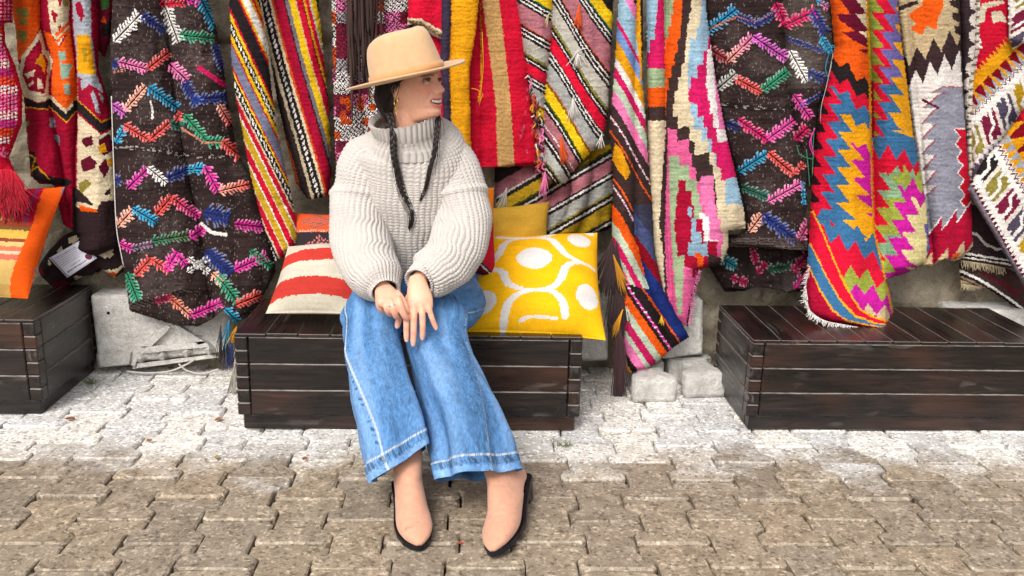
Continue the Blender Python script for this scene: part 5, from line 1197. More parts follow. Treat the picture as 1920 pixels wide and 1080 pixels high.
def pat_ork(p):
    p.c[:] = C(232, 88, 40); d = abs(p.x-597)/34+abs(p.y-419)/16; m = d < 1; p.c[m & (np.floor((p.y+.3*p.x)/2.6) % 2 == 0)] = C(120, 95, 90); p.fill(p.y > 440, C(52, 40, 44))
    m = (p.y > 446) & (abs(p.x-604) < (p.y-446)*1.6) & ((p.x+p.y) % 8 < 5) & ((p.x-p.y) % 8 < 5); p.c[m] = C(225, 130, 130); m = (p.y > 436) & (p.y < 440) & (p.x % 5 < 3); p.c[m] = SA; return p
cushion('cushion', 'orange kilim cushion with a grey diamond, behind the red and cream cushion', [(540, 398, 3.42), (660, 402, 3.42), (660, 500, 3.34), (540, 500, 3.34)], .10, pat_ork, 9)
def pat_redor(p):
    p.c[:] = RD*.95; p.fill(p.y < 420, C(240, 130, 20)); e = yof([(860, 476), (890, 484), (930, 520)], p.x); p.fill(p.y > e, BR); p.fill(p.y > e+5, WH*.9); p.fill(p.y > e+8, MR); return p
cushion('cushion', 'red cushion with orange top half squeezed behind the woman, next to her elbow', [(820, 340, 3.20), (926, 352, 3.22), (930, 524, 3.10), (820, 500, 3.08)], .10, pat_redor, 11)
def pat_left(p):
    # seen flat: warm woven stripes, orange edge
    e = xof([(118, 350), (60, 556)], p.y)
    p.c[:] = C(212, 180, 110); t = p.x-.25*(450-p.y)
    up = p.y < 430
    p.table(p.x+(p.y-350)*.26, [(36, C(226, 190, 112)), (58, C(226, 186, 110)), (62, MR), (76, CR), (80, C(90, 60, 100)), (98, CR*1.1), (300, ORG)], up)
    p.table(p.y, [(430, C(200, 150, 80)), (440, C(150, 60, 40)), (446, C(120, 90, 50)), (462, C(226, 180, 80)), (468, C(150, 70, 50)), (476, C(230, 190, 120)), (484, C(226, 120, 90)), (490, C(220, 200, 160)), (500, C(222, 110, 90)), (508, C(216, 180, 110)), (540, C(212, 176, 104)), (700, C(200, 160, 90))], ~up)
    p.fill(p.x > xof([(88, 350), (70, 430), (42, 500), (24, 540), (20, 560)], p.y), ORG); p.fill(p.x > xof([(118, 352), (106, 400), (82, 470), (62, 520), (90, 556)], p.y), C(110, 115, 140)); return p
cushion('cushion', 'woven striped cushion with orange edge standing on the left bench', [(-70, 352, 3.40), (122, 350, 3.42), (52, 560, 3.16), (-110, 566, 3.14)], .13, pat_left, 13, m=M_WOOL)

# ------------------------------------------------------------------ the seated woman
person = empty('person', (-.2, 2.95, 0))
tag(person, 'seated woman in felt hat, chunky pale sweater and wide blue jeans looking aside', 'person')
def pt(px, py, Y): return at(float(px), float(py), Y)
def tube(path, rl, rd, nu, nv, ref=(1, 0, 0), pw=2.0):
    """loft of super-elliptic rings: lateral radius rl, depth radius rd along a path; returns points, tangents, around-angle"""
    pr = crs(np.column_stack([np.array(path, float), rl, rd]), nv); c = pr[:, :3]; T, S, B = frames(c, ref)
    a = np.linspace(0, 2*np.pi, nu, endpoint=False); ca, sa = np.cos(a), np.sin(a)
    ex = 2/pw; cc, ss = np.sign(ca)*abs(ca)**ex, np.sign(sa)*abs(sa)**ex
    D = pr[:, 3][:, None, None]*cc[None, :, None]*S[:, None]+pr[:, 4][:, None, None]*ss[None, :, None]*B[:, None]
    return c[:, None]+D, c, T, S, B, a, pr[:, 3], pr[:, 4]
def normals(V, wrap=True):
    if wrap: du = np.roll(V, -1, 1)-np.roll(V, 1, 1)
    else: du = np.gradient(V, axis=1)
    dv = np.gradient(V, axis=0); n = np.cross(du, dv); return n/np.maximum(np.linalg.norm(n, axis=-1), 1e-9)[..., None]
def outward(V, c, n):
    return n if ((V-c[:, None])*n).sum() > 0 else -n

# ---- head (built in its own frame: forward, left, up in metres)
HEAD_O = pt(768, 153, 2.80)
hy, hp, hr = math.radians(61), math.radians(5), math.radians(0)
fw = np.array([math.sin(hy)*math.cos(hp), -math.cos(hy)*math.cos(hp), math.sin(hp)])
lf = np.array([math.cos(hy), math.sin(hy), 0.0]); up = np.cross(fw, lf); up = up if up[2] > 0 else -up
def hw(f, l, z):   # head cm -> world; z = 0 at the chin, eye level 11.3
    f, l, z = np.broadcast_arrays(np.asarray(f, float), np.asarray(l, float), np.asarray(z, float))
    return HEAD_O+(f[..., None]*fw+l[..., None]*lf+(z[..., None]-11.3)*up)*.01
def head_surface(L_, z, F0):
    """features added to the forward coordinate"""
    g = lambda l0, z0, sl, sz: np.exp(-((L_-l0)/sl)**2-((z-z0)/sz)**2)
    aL = abs(L_)
    nose = np.interp(z, [6.6, 7.2, 7.7, 8.2, 8.8, 10, 11.3, 12.6, 13.2], [0, .6, 1.75, 2.3, 2.15, 1.35, .5, .15, 0]); sig = np.interp(z, [7, 8, 9, 11, 13], [1.15, 1.15, .95, .7, .8])
    F = F0+nose*np.exp(-(aL/sig)**2.2)
    F += .6*np.exp(-((aL-1.3)/.5)**2-((z-7.75)/.6)**2)
    F -= .95*np.exp(-((aL-3.1)/1.55)**2-((z-11.2)/.85)**2); F += .35*np.exp(-((aL-2.6)/2.0)**2-((z-12.9)/.6)**2)
    F += .75*np.exp(-((aL-4.2)/1.4)**2-((z-8.3)/1.4)**2)              # smiling cheeks
    F -= .36*np.exp(-((aL-3.1-.25*(8-z))/.40)**2-((z-6.6)/1.3)**2)      # smile fold
    zm = 4.85+.055*L_**2; ho = .78*np.sqrt(np.clip(1-(L_/3.0)**2, 0, 1)); inside = np.clip(1-abs(z-zm)/np.maximum(ho, .05), 0, 1)*(aL < 3.0)
    F += .50*np.exp(-((z-zm-ho-.26)/.34)**2)*np.exp(-(aL/2.6)**4)+.66*np.exp(-((z-zm+ho+.36)/.42)**2)*np.exp(-(aL/2.3)**4)
    F -= .75*np.sqrt(inside)
    F += .25*g(0, 1.8, 1.3, .9)
    return F
def head_pf(z): return np.interp(z, [-1.2, -.4, .2, .9, 2, 3.2, 4.2, 5.2, 6, 7, 8, 9.6, 11, 12.8, 15.5, 18, 20, 21.4, 22.2, 22.6], [2.5, 5.4, 7.6, 9.0, 9.55, 9.15, 9.6, 9.7, 9.85, 9.9, 9.85, 9.55, 9.2, 9.6, 9.5, 8.3, 6.2, 3.8, 2, .2])
def head_w(z): return np.interp(z, [-1.2, 0, 1, 2, 4, 6, 9, 12, 15, 18, 20, 21.4, 22.2, 22.6], [3.8, 4.3, 4.7, 5.05, 5.7, 6.15, 6.6, 6.9, 7.2, 6.7, 5.2, 3.4, 1.8, .2])
def head_pb(z): return np.interp(z, [-1.2, 2, 5, 8, 12, 15, 18, 20, 21.4, 22.2, 22.6], [5, 5.8, 6.8, 8.2, 9.3, 9.4, 8.3, 6.2, 4, 2, .2])
nz_, na_ = 190, 220
zz = np.linspace(-1.2, 22.6, nz_)[:, None]; aa = np.linspace(-np.pi, np.pi, na_, endpoint=False)[None, :]
ca, sa = np.cos(aa), np.sin(aa); ex = 2/2.25
Ff = np.where(ca > 0, head_pf(zz), head_pb(zz))*np.sign(ca)*abs(ca)**ex; Ll = head_w(zz)*np.sign(sa)*abs(sa)**ex
Ff = np.where(ca > .05, head_surface(Ll, zz+0*Ll, Ff), Ff)
HV = hw(Ff, Ll, zz+0*Ff)
body_parts = []
def add_closed(V):
    """closed loft: rows of rings, capped at both ends"""
    nv, nu = V.shape[:2]; q = grid_faces(nv, nu, True)
    body_parts.append((V.reshape(-1, 3), q, [list(range(nu))[::-1], list(range((nv-1)*nu, nv*nu))]))
def ell_pts(c, ax, n=20, m=28):
    """ellipsoid with axis vectors ax (3,3)"""
    th = np.linspace(.02, np.pi-.02, n)[:, None]; ph = np.linspace(0, 2*np.pi, m, endpoint=False)[None]
    s = np.stack([np.sin(th)*np.cos(ph), np.sin(th)*np.sin(ph), np.cos(th)+0*ph], -1)
    return np.asarray(c)+s@np.asarray(ax)
add_closed(HV)
for sgn in (-1, 1):   # ears
    add_closed(ell_pts(hw(-1.0, sgn*7.0, 9.6), np.array([fw*.017-up*.003, lf*.007, up*.027-fw*.006])))
    add_closed(ell_pts(hw(-.5, sgn*6.9, 7.2), np.array([fw*.010, lf*.006, up*.012])))
neck_b = pt(772, 272, 2.875)
V, *_ = tube([hw(-1.0, 0, 8), hw(-.8, 0, 2), hw(-1, 0, -3)*.6+neck_b*.4, neck_b, neck_b+(neck_b-hw(-1, 0, -3))*.6], [.05, .052, .052, .06, .07], [.055, .055, .054, .058, .065], 40, 40)
add_closed(V)
# torso, limbs under the clothes
hipc = np.array([-.165, 3.07, .46])
V, *_ = tube([hipc, pt(768, 440, 3.0), pt(770, 340, 2.93), pt(772, 285, 2.885), pt(772, 262, 2.875)], [.15, .13, .15, .155, .08], [.10, .09, .10, .09, .06], 40, 40); add_closed(V)
SH_R, EL_R, WR_R = pt(700, 290, 2.88), pt(678, 445, 2.79), pt(719, 541, 2.615)
SH_L, EL_L, WR_L = pt(838, 290, 2.88), pt(862, 445, 2.79), pt(783, 526, 2.63)
for sh, el, wr in ((SH_R, EL_R, WR_R), (SH_L, EL_L, WR_L)):
    V, *_ = tube([sh, sh*.5+el*.5, el, el*.5+wr*.5, wr], [.05, .042, .038, .034, .026], [.05, .042, .038, .032, .021], 24, 40, ref=(0, 1, 0)); add_closed(V)
HIP_R, KN_R, AN_R = np.array([-.27, 3.06, .455]), pt(700, 610, 2.675), None
HIP_L, KN_L = np.array([-.06, 3.06, .455]), pt(818, 612, 2.685)
HEM_R, HEM_L = pt(748, 878, 2.43), pt(890, 889, 2.40)
TOE_R, HEEL_R = gz(786, 1034, 0.0), np.array([-.185, 2.415, 0.0])
TOE_L, HEEL_L = gz(928, 1052, 0.0), gz(984, 946, 0.0)
ANK_R, ANK_L = HEEL_R+np.array([0, .03, .19]), HEEL_L+np.array([-.11, .03, .19])
for hp_, kn, an, toe in ((HIP_R, KN_R, ANK_R, TOE_R), (HIP_L, KN_L, ANK_L, TOE_L)):
    V, *_ = tube([hp_, hp_*.5+kn*.5+np.array([0, 0, .005]), kn+np.array([0, .03, -.01]), kn*.45+an*.55+np.array([0, .035, 0]), an], [.075, .066, .05, .043, .03], [.075, .066, .05, .045, .032], 28, 60); add_closed(V)
    continue
    d = (toe-an); V, *_ = tube([an+np.array([0, 0, .02]), an+np.array([0, -.03, -.05]), an*.45+toe*.55+np.array([0, 0, -.01]), an*.15+toe*.85+np.array([0, 0, .01])], [.028, .03, .03, .022], [.03, .032, .022, .012], 20, 30); add_closed(V)
# ---- hands
def finger(pts, r):
    P = np.array([pt(*p) for p in pts]); n = len(P)
    rr = np.array(r)*1.15; c = crs(np.column_stack([P, rr]), 22)
    # knuckle swellings
    T, S, B = frames(c[:, :3], (1, 0, 0)); a = np.linspace(0, 2*np.pi, 14, endpoint=False)
    R_ = c[:, 3].copy(); R_[-3:] *= np.array([.93, .78, .45]); R_[0] *= .8
    V = c[:, None, :3]+R_[:, None, None]*(np.cos(a)[None, :, None]*S[:, None]+.9*np.sin(a)[None, :, None]*B[:, None])
    add_closed(V); return P
def palm(pts, w, t):
    P = np.array([pt(*p) for p in pts]); V, *_ = tube(P, w, t, 30, 30, ref=(1, 0, 0), pw=2.4); add_closed(V)
# her left hand lies flat over the knees, fingers towards the ground
palm([(783, 520, 2.632), (784, 540, 2.606), (787, 562, 2.585), (787, 577, 2.575), (787, 584, 2.574)], [.024, .032, .0385, .0385, .034], [.018, .018, .016, .0135, .010])
LF = {'index': ([(766, 566, 2.578), (763, 592, 2.566), (762, 616, 2.560), (762.5, 642, 2.560)], [.0095, .0088, .0080, .0070]),
      'middle': ([(777, 570, 2.572), (776, 598, 2.556), (775.5, 624, 2.551), (774.5, 650, 2.553)], [.0098, .0088, .0082, .0072]),
      'ring': ([(790, 570, 2.572), (792, 594, 2.557), (792.5, 616, 2.553), (791.5, 638, 2.556)], [.0094, .0086, .0078, .0070]),
      'little': ([(801, 564, 2.578), (806, 584, 2.566), (812, 602, 2.562), (819, 619, 2.566)], [.0085, .0076, .0070, .0062]),
      'thumb': ([(770, 552, 2.60), (757, 580, 2.590), (748, 600, 2.585), (744, 616, 2.585)], [.0105, .0095, .0088, .0078])}
nails = []; KNUCK = []
for k, (p, r) in LF.items(): P = finger(p, r); nails.append((P[-2], P[-1], r[-1]*1.15)); KNUCK += [(P[0]+(0, -.008, 0), 1), (P[1]+(0, -.007, 0), 1), (P[2]+(0, -.006, 0), 1)]
# her right hand rests on top of it, fingers loosely curled round the edge
palm([(718, 538, 2.618), (722, 548, 2.592), (727, 557, 2.570), (731, 565, 2.556), (733, 570, 2.552)], [.023, .031, .037, .036, .030], [.018, .0185, .017, .0145, .011])
RF = {'index': ([(745, 556, 2.556), (751, 574, 2.540), (757, 589, 2.540), (764, 600, 2.552)], [.0100, .0094, .0086, .0076]),
      'middle': ([(733, 561, 2.552), (738, 580, 2.536), (742, 592, 2.545), (746, 596, 2.566)], [.0098, .0092, .0086, .0076]),
      'ring': ([(721, 562, 2.555), (726, 580, 2.542), (730, 588, 2.556), (734, 590, 2.574)], [.0094, .0088, .0080, .0072]),
      'little': ([(709, 559, 2.566), (711, 574, 2.556), (716, 582, 2.566), (720, 584, 2.58)], [.0086, .0080, .0074, .0066]),
      'thumb': ([(742, 548, 2.578), (752, 560, 2.56), (760, 574, 2.556), (765, 588, 2.56)], [.0105, .0095, .0085, .0075])}
for k, (p, r) in RF.items(): P = finger(p, r); KNUCK += [(P[0]+(0, -.008, .004), 1), (P[1]+(0, -.007, 0), 1)]
V, off, Q, Pl = [], 0, [], []
for v, q, pl in body_parts:
    V.append(v); Q.append(q+off); Pl += [[i+off for i in k] for k in pl]; off += len(v)
bm_ = np_mesh('body', np.concatenate(V), quads=np.concatenate(Q), polys=Pl)
body = bpy.data.objects.new('body', bm_); COL.objects.link(body)
md = body.modifiers.new('r', 'REMESH'); md.mode = 'VOXEL'; md.voxel_size = .0021; md.use_smooth_shade = True
ms = body.modifiers.new('s', 'SMOOTH'); ms.iterations = 2; ms.factor = .4
dg = bpy.context.evaluated_depsgraph_get(); bme = bpy.data.meshes.new_from_object(body.evaluated_get(dg)); bpy.data.objects.remove(body); bme.name = 'body'
nV = len(bme.vertices); co = np.empty(nV*3, np.float32); bme.vertices.foreach_get('co', co); co = co.reshape(-1, 3).astype(float)
rel = co-HEAD_O; hf, hl, hz = rel@fw*100, rel@lf*100, rel@up*100+11.3
SKIN = lin((238, 178, 148))*.90; col = np.tile(SKIN, (nV, 1))
def mixc(m, c): col[:] = col*(1-m[:, None])+np.asarray(c)[None]*m[:, None]
inh = ((abs(hl) < 9) & (hf > -11) & (hf < 14) & (hz > -2) & (hz < 23)).astype(float)
G = lambda l0, z0, sl, sz: np.exp(-((abs(hl)-l0)/sl)**2-((hz-z0)/sz)**2)*inh*(hf > 4)
mixc(.5*G(4.3, 8.4, 1.9, 1.6), lin((236, 132, 118))*.88); mixc(.3*G(0, 8.2, 1.0, 1.0), lin((222, 120, 104))*.78)
zmv = 4.85+.055*hl**2; hov = .78*np.sqrt(np.clip(1-(hl/3.0)**2, 0, 1)); inm = inh*(hf > 5)*(abs(hl) < 3.1)
mixc(np.clip(1-abs(hz-(zmv+hov+.22))/.36, 0, 1)**.5*inm, lin((220, 116, 116))*.85); mixc(np.clip(1-abs(hz-(zmv-hov-.34))/.46, 0, 1)**.5*inm, lin((226, 124, 122))*.88)
mixc((abs(hz-zmv) < hov*.95)*inm*1.0, lin((150, 70, 70))*.7)
mixc(.85*np.exp(-((hz-(12.75-.05*(abs(hl)-3)**2))/.30)**2)*((abs(hl) > 1.3) & (abs(hl) < 5.0))*inh*(hf > 3), lin((62, 42, 34)))
for a_, b_, r in nails:
    d = b_-a_; L = np.linalg.norm(d); d /= L; t = (co-a_)@d; fr_ = (t > L-.011) & (t < L+.006); q = co-a_-t[:, None]*d; near = np.linalg.norm(q, axis=1) < .010
    front = q[:, 1] < -.0025; side = abs(q[:, 0]) < r*.72
    m = (fr_ & near & front & side).astype(float); mixc(m, lin((246, 196, 192))*.9)
for P_, kk in KNUCK:   # redder knuckles
    d_ = np.linalg.norm(co-P_, axis=1); mixc(.38*np.exp(-(d_/.009)**2), lin((222, 124, 104))*.8)
a = bme.attributes.new('col', 'FLOAT_COLOR', 'POINT'); a.data.foreach_set('color', np.concatenate([np.clip(col, .005, .9), np.ones((nV, 1))], 1).astype(np.float32).ravel())
bme.materials.clear()
obj('body', bme, M_SKIN, person)
# eyes, lashes and teeth
for sgn in (-1, 1):
    c = hw(head_pf(11.2)*.905-.70, sgn*3.15, 11.2)
    th = np.linspace(.02, np.pi-.02, 24)[:, None]; ph = np.linspace(0, 2*np.pi, 32, endpoint=False)[None]
    gaze = fw*1.0+lf*(.05); gaze /= np.linalg.norm(gaze); e1 = np.cross(gaze, up); e1 /= np.linalg.norm(e1); e2 = np.cross(e1, gaze)
    s = np.cos(th)[..., None]*gaze+np.sin(th)[..., None]*(np.cos(ph)[..., None]*e1+np.sin(ph)[..., None]*e2)
    V = c+s*.0118; tt = np.tile(th, (1, 32)).ravel(); cc = np.tile(lin((205, 192, 184))*.5, (len(tt), 1)); cc[tt < .60] = lin((84, 52, 32)); cc[tt < .22] = lin((10, 8, 8))
    eye = obj('eye', np_mesh('eye', V.reshape(-1, 3), quads=grid_faces(24, 32, True), polys=[list(range(32))[::-1], list(range(23*32, 24*32))], col=cc, dom='POINT'), M_GLOSS, person)
    # lids close over the ball, the upper one edged with lashes
    for up_s, z0, z1, cl in ((1, .0054, .0125, SKIN*.85), (-1, -.0044, -.0125, SKIN*.95)):
        u = np.linspace(-1, 1, 20); rows = []
        for k in np.linspace(0, 1, 7):
            zz_ = (z0+(z1-z0)*k)*(1-.55*u**2*(1-k)); x = u*.0150; f_ = np.sqrt(np.clip(.0131**2-zz_**2-(x*.72)**2, 1e-7, None)); rows.append(c+gaze*f_[:, None]+e1*x[:, None]+e2*zz_[:, None]*1.0)
        rows = np.array(rows); obj('eyelid', np_mesh('eyelid', rows.reshape(-1, 3), quads=grid_faces(7, 20), col=cl), M_SKIN, person)
        if up_s > 0:
            v, q, pn = multi_tube([rows[0]+gaze*.0008], [np.full(20, .0019)], 6); obj('eyelash', np_mesh('eyelash', v, quads=q, polys=pn, col=lin((24, 16, 14))), M_HAIR, person)
tv, tq = [], []
for i, l0 in enumerate(np.linspace(-2.4, 2.4, 10)):
    w_ = .245; zc = 4.85+.055*l0**2+.15; f_ = head_pf(5.2)-.20-.080*l0**2
    b, f = rbox(.0045, .004, .0104*(1-.10*abs(l0)), .0014)
    k = len(tv); cpos = hw(f_, l0, zc); ang = -.20*l0*0
    for p in b: tv.append(cpos+lf*p[0]+fw*p[1]+up*p[2])
    tq += [[j+k for j in q] for q in f]
obj('teeth', np_mesh('teeth', tv, polys=tq, col=lin((250, 238, 220))*.88), M_GLOSS, person)
# ---- hair under the hat, behind the ear, and two braids
HAIRC = lin((44, 32, 30))*.7
nz2, na2 = 90, 140
zz = np.linspace(-2.0, 20.5, nz2)[:, None]; aa = np.linspace(math.radians(62), math.radians(298), na2)[None, :]
lo = np.interp(aa, np.radians([62, 76, 86, 97, 140, 180, 220, 263, 274, 284, 298]), [13.2, 11.8, 11.0, 5.0, -1, -2.5, -1, 5.0, 11.0, 11.8, 13.2]); zq = lo+(20.5-lo)*(zz+2)/22.5
ca, sa = np.cos(aa), np.sin(aa); grow = .55+.75*np.clip((12-zq)/12, 0, 1)*np.clip(-ca+.3, 0, 1)
F_ = np.where(ca > 0, head_pf(zq), head_pb(zq)+3.8*np.exp(-((zq-5)/6)**2))*np.sign(ca)*abs(ca)**ex; L_ = head_w(zq)*np.sign(sa)*abs(sa)**ex
str_ = .16*np.sin(aa*90+3*np.sin(zq*.5))+.12*np.sin(aa*41+zq*.3)
k_ = 1+(grow+str_*.8)/np.hypot(F_, L_)
HVt = hw(F_*k_, L_*k_, zq+0*F_); HIn = hw(F_*.93, L_*.93, zq+0*F_)
n = nz2*na2; V = np.concatenate([HVt.reshape(-1, 3), HIn.reshape(-1, 3)]); f = grid_faces(nz2, na2)
bot = list(range(na2)); rq = [[bot[i], bot[i+1], bot[i+1]+n, bot[i]+n] for i in range(na2-1)]+[[i*na2, (i+1)*na2, (i+1)*na2+n, i*na2+n] for i in range(nz2-1)]+[[i*na2+na2-1, (i+1)*na2+na2-1, (i+1)*na2+na2-1+n, i*na2+na2-1+n] for i in range(nz2-1)]
hair = obj('hair', np_mesh('hair', V, quads=np.concatenate([f, f[:, ::-1]+n, np.array(rq)]), col=HAIRC), M_HAIR, person)
R8 = np.random.default_rng(12); sp, sr = [], []
for i in range(70):
    a0 = R8.uniform(math.radians(232), math.radians(282)); z0 = R8.uniform(11.5, 14); z1 = R8.uniform(1.5, 7); m_ = 9; tz = np.linspace(0, 1, m_)
    zq_ = z0+(z1-z0)*tz; aq = a0+(math.radians(238)-a0)*tz**1.3*R8.uniform(.5, 1)+R8.normal(0, .02); gq = .9+R8.uniform(-.1, .7)+.5*tz*R8.random()
    cf, sf = np.cos(aq), np.sin(aq); fq = np.where(cf > 0, head_pf(zq_), head_pb(zq_)+3.2*np.exp(-((zq_-5)/6)**2))*np.sign(cf)*abs(cf)**ex; lq = head_w(zq_)*np.sign(sf)*abs(sf)**ex; kq = 1+gq/np.hypot(fq, lq)
    sp.append(hw(fq*kq, lq*kq, zq_)); sr.append(np.linspace(.0011, .0005, m_))
v, q, pn = multi_tube(sp, sr, 4); tag(obj('loose_hair', np_mesh('loose_hair', v, quads=q, polys=pn, col=HAIRC*1.2), M_HAIR, person), kind='stuff')
def braid(pts, r0, r1, turns):
    c = crs(np.array([pt(*p) for p in pts]), 120); c = c+.0035*np.stack([np.sin(np.linspace(0, 17, 120)), 0*np.linspace(0, 1, 120), 0*np.linspace(0, 1, 120)], -1)*np.linspace(0, 1, 120)[:, None]; T, S, B = frames(c, (1, 0, 0)); t = np.linspace(0, 1, 120); R0 = np.interp(t, [0, .1, .8, 1], [r0*1.1, r0, r1, r1*.35]); paths, rads = [], []
    for k in range(3):
        ph = 2*np.pi*(turns*(t+.02*np.sin(t*19))+k/3)
        paths.append(c+(R0*.95*np.sin(ph))[:, None]*S+(R0*.55*np.sin(2*ph))[:, None]*B); rads.append(R0*.78)
    R5 = np.random.default_rng(int(r0*1e5))
    for k in range(60):   # flyaway ends and strands
        i0 = R5.integers(6, 116); m = 118-i0 if R5.random() < .5 else 24; idx = np.clip(np.arange(i0, i0+max(m, 6)), 0, 119); q = c[idx]+R5.normal(0, 1, 3)*R0[idx][:, None]*np.linspace(.6, 1.6, len(idx))[:, None]; q = q+np.array([0, 0, -.012])*np.linspace(0, 1, len(idx))[:, None]
        paths.append(crs(q, 8)); rads.append(np.full(8, .0006))
    v, q, pn = multi_tube(paths, rads, 8)
    return obj('braid', np_mesh('braid', v, quads=q, polys=pn, col=HAIRC), M_HAIR, person)
# ---- hat
HB = pt(763, 141, 2.80)                     # centre of the brim
tl_, tb_ = math.radians(13.9), math.radians(16.0)
hax = _U*math.cos(tl_)-_R*math.sin(tl_); hax = hax*math.cos(tb_)-_F*math.sin(tb_); hax /= np.linalg.norm(hax)
hx = np.array([math.sin(hy), -math.cos(hy), 0.0]); hx = hx-hax*(hx@hax); hx /= np.linalg.norm(hx); hyv = np.cross(hax, hx)
a = np.linspace(0, 2*np.pi, 120, endpoint=False)
def ring(rx, ry, z, dz=None): 
    q = HB+(rx*np.cos(a))[:, None]*hx+(ry*np.sin(a))[:, None]*hyv
    return q+(np.broadcast_to(np.asarray(z if dz is None else z+dz, float), a.shape))[:, None]*hax
RX, RY = .115, .104; CH = .94
prof = [(0.0, 1.0), (.012, 1.0), (.04, .985), (.075, .955), (.105, .915), (.124, .875), (.136, .80), (.1415, .68), (.142, .52), (.141, .34), (.1395, .16), (.139, .03)]
rows = []
for z, s in prof:
    x, y = np.cos(a), np.sin(a); k = z/.142
    # crown falls towards the front, pinched front sides, long dent on top
    fall = -.030*k**3*np.clip(-x+.15, 0, 1)**1.5*s**2-.004
    pinch = 1-.10*k**2*np.exp(-((abs(y)-.62)/.3)**2)*np.clip(x+.1, 0, 1)*1.2
    X, Y = RX*s*x*pinch, RY*s*y*pinch*(1-.10*k)
    dent = -.009*np.exp(-(Y/.024)**2)*np.clip((k-.75)/.25, 0, 1)*(X < .075)
    rows.append(HB+X[:, None]*hx+Y[:, None]*hyv+((z+fall+dent)*CH)[:, None]*hax)
rows_n = 0; crown_in = [ring(RX*.97, RY*.97, -.004), ring(RX*.97, RY*.97, .05)]
rows = np.array(rows)
hat = empty('hat', tuple(HB)); hat.parent = person; hat.matrix_parent_inverse = person.matrix_basis.inverted()
FELT = lin((224, 182, 138))*.80
def hobj(name, me, m):
    o = bpy.data.objects.new(name, me); link(o, hat); me.materials.append(m)
    o.matrix_parent_inverse = Matrix.Translation(-Vector(tuple(HB))); return o
hobj('crown', np_mesh('crown', rows.reshape(-1, 3), quads=grid_faces(len(rows), 120, True), polys=[list(range((len(rows)-1)*120, len(rows)*120))], col=FELT), M_FELT)
brows = []
BX, BY = .184, .176
def brim_z(r, th): return .004*r**2.2*np.cos(2*th)*-1.0+.007*r**3-.004
tb = .0022
outp = [(0, 1), (.25, 1), (.5, 1), (.75, 1), (.93, 1), (1.0, .9), (1.012, 0), (1.0, -.9), (.93, -1), (.75, -1), (.5, -1), (.25, -1), (0, -1)]
for r, s in outp:
    bx, by = RX*.985+(BX-RX)*r, RY*.985+(BY-RY)*r
    brows.append(HB+(bx*np.cos(a))[:, None]*hx+(by*np.sin(a))[:, None]*hyv+(brim_z(min(r, 1), a)+tb*s*(1.5 if r > .9 else 1))[:, None]*hax)
brows = np.array(brows); hobj('brim', np_mesh('brim', brows.reshape(-1, 3), quads=grid_faces(len(brows), 120, True), col=FELT), M_FELT)
bd = np.array([ring(RX*1.004, RY*1.004, .001), ring(RX*1.026, RY*1.028, .002), ring(RX*1.030, RY*1.032, .010), ring(RX*1.022, RY*1.024, .019), ring(RX*.99, RY*.99, .0205)])
hobj('hat_band', np_mesh('hat_band', bd.reshape(-1, 3), quads=grid_faces(5, 120, True), col=lin((214, 160, 104))*.80), M_FELT)

# ---- chunky sweater
KN = lin((214, 206, 199))*.76
def knit(V, c, n, T, a, ribs, ribdir=0, amp=.0042, sl=.0085, stm=True):
    """fisherman's-rib relief: ribs run along the tube, each a column of v-stitches"""
    nv, nu = V.shape[:2]; u = np.linspace(0, 1, nu, endpoint=False)[None, :]; seg = np.linalg.norm(np.diff(c, axis=0), axis=1); sv = np.concatenate([[0], np.cumsum(seg)])[:, None]
    # surface length for strongly widening parts
    ds = np.linalg.norm(np.diff(V, axis=0), axis=2).mean(1); sv = np.concatenate([[0], np.cumsum(ds)])[:, None]
    p = u*ribs+.10*np.sin(sv*60+u*20); fr = p-np.floor(p); col_h = abs(np.sin(np.pi*fr))**.55
    ph = sv/sl+abs(fr-.5)*1.25+.25*hsh(np.floor(p)+0*sv, np.floor(sv/sl)+0*u, 3)
    st = .5+.5*np.cos(2*np.pi*ph)
    return amp*col_h*((.55+.45*st) if stm else 1.0+0*st)+.0012*(hsh(np.arange(nu)[None]+0*sv, np.arange(nv)[:, None]+0*u, 9)-.5), col_h, st
sw = empty('sweater', (0, 0, 0)); sw.parent = person; sw.matrix_parent_inverse = person.matrix_basis.inverted()
def knit_part(name, path, rl, rd, nu, nv, ribs, ref=(1, 0, 0), pw=2.2, extra=None, amp=.0042, stm=True, sl=.0085):
    V, c, T, S, B, a, r1, r2 = tube(path, rl, rd, nu, nv, ref, pw); n = outward(V, c, normals(V))
    if extra is not None: V = V+n*extra(V, a, np.linspace(0, 1, nv))[..., None]
    d, ch, st = knit(V, c, n, T, a, ribs, amp=amp, sl=sl, stm=stm)
    V = V+n*d[..., None]; cols = KN*(1+.05*(hsh(np.arange(nu)[None]+0*d, np.arange(nv)[:, None]+0*d, 2)-.5))[..., None]
    # roll both ends inwards so the knit has an edge
    c0, c1 = V[0].mean(0), V[-1].mean(0)
    e0 = [c0+(V[0]-c0)*k+(V[1].mean(0)-c0)*j for k, j in ((.86, 6), (.93, 1.5))]; e1 = [c1+(V[-1]-c1)*k+(V[-2].mean(0)-c1)*j for k, j in ((.95, 1.5), (.88, 8))]
    V = np.concatenate([np.array(e0), V, np.array(e1)]); cols = np.concatenate([cols[:1], cols[:1], cols, cols[-1:], cols[-1:]])
    o = obj(name, np_mesh(name, V.reshape(-1, 3), quads=grid_faces(len(V), nu, True), col=cols.reshape(-1, 3), dom='POINT'), M_KNIT, sw)
    return o
def wr_t(V, a, t):
    x, z = V[..., 0], V[..., 2]; return .010*(vn(x*14, z*9, 5)-.5)+.012*(vn(x*7+z*5, z*12, 6)-.5)
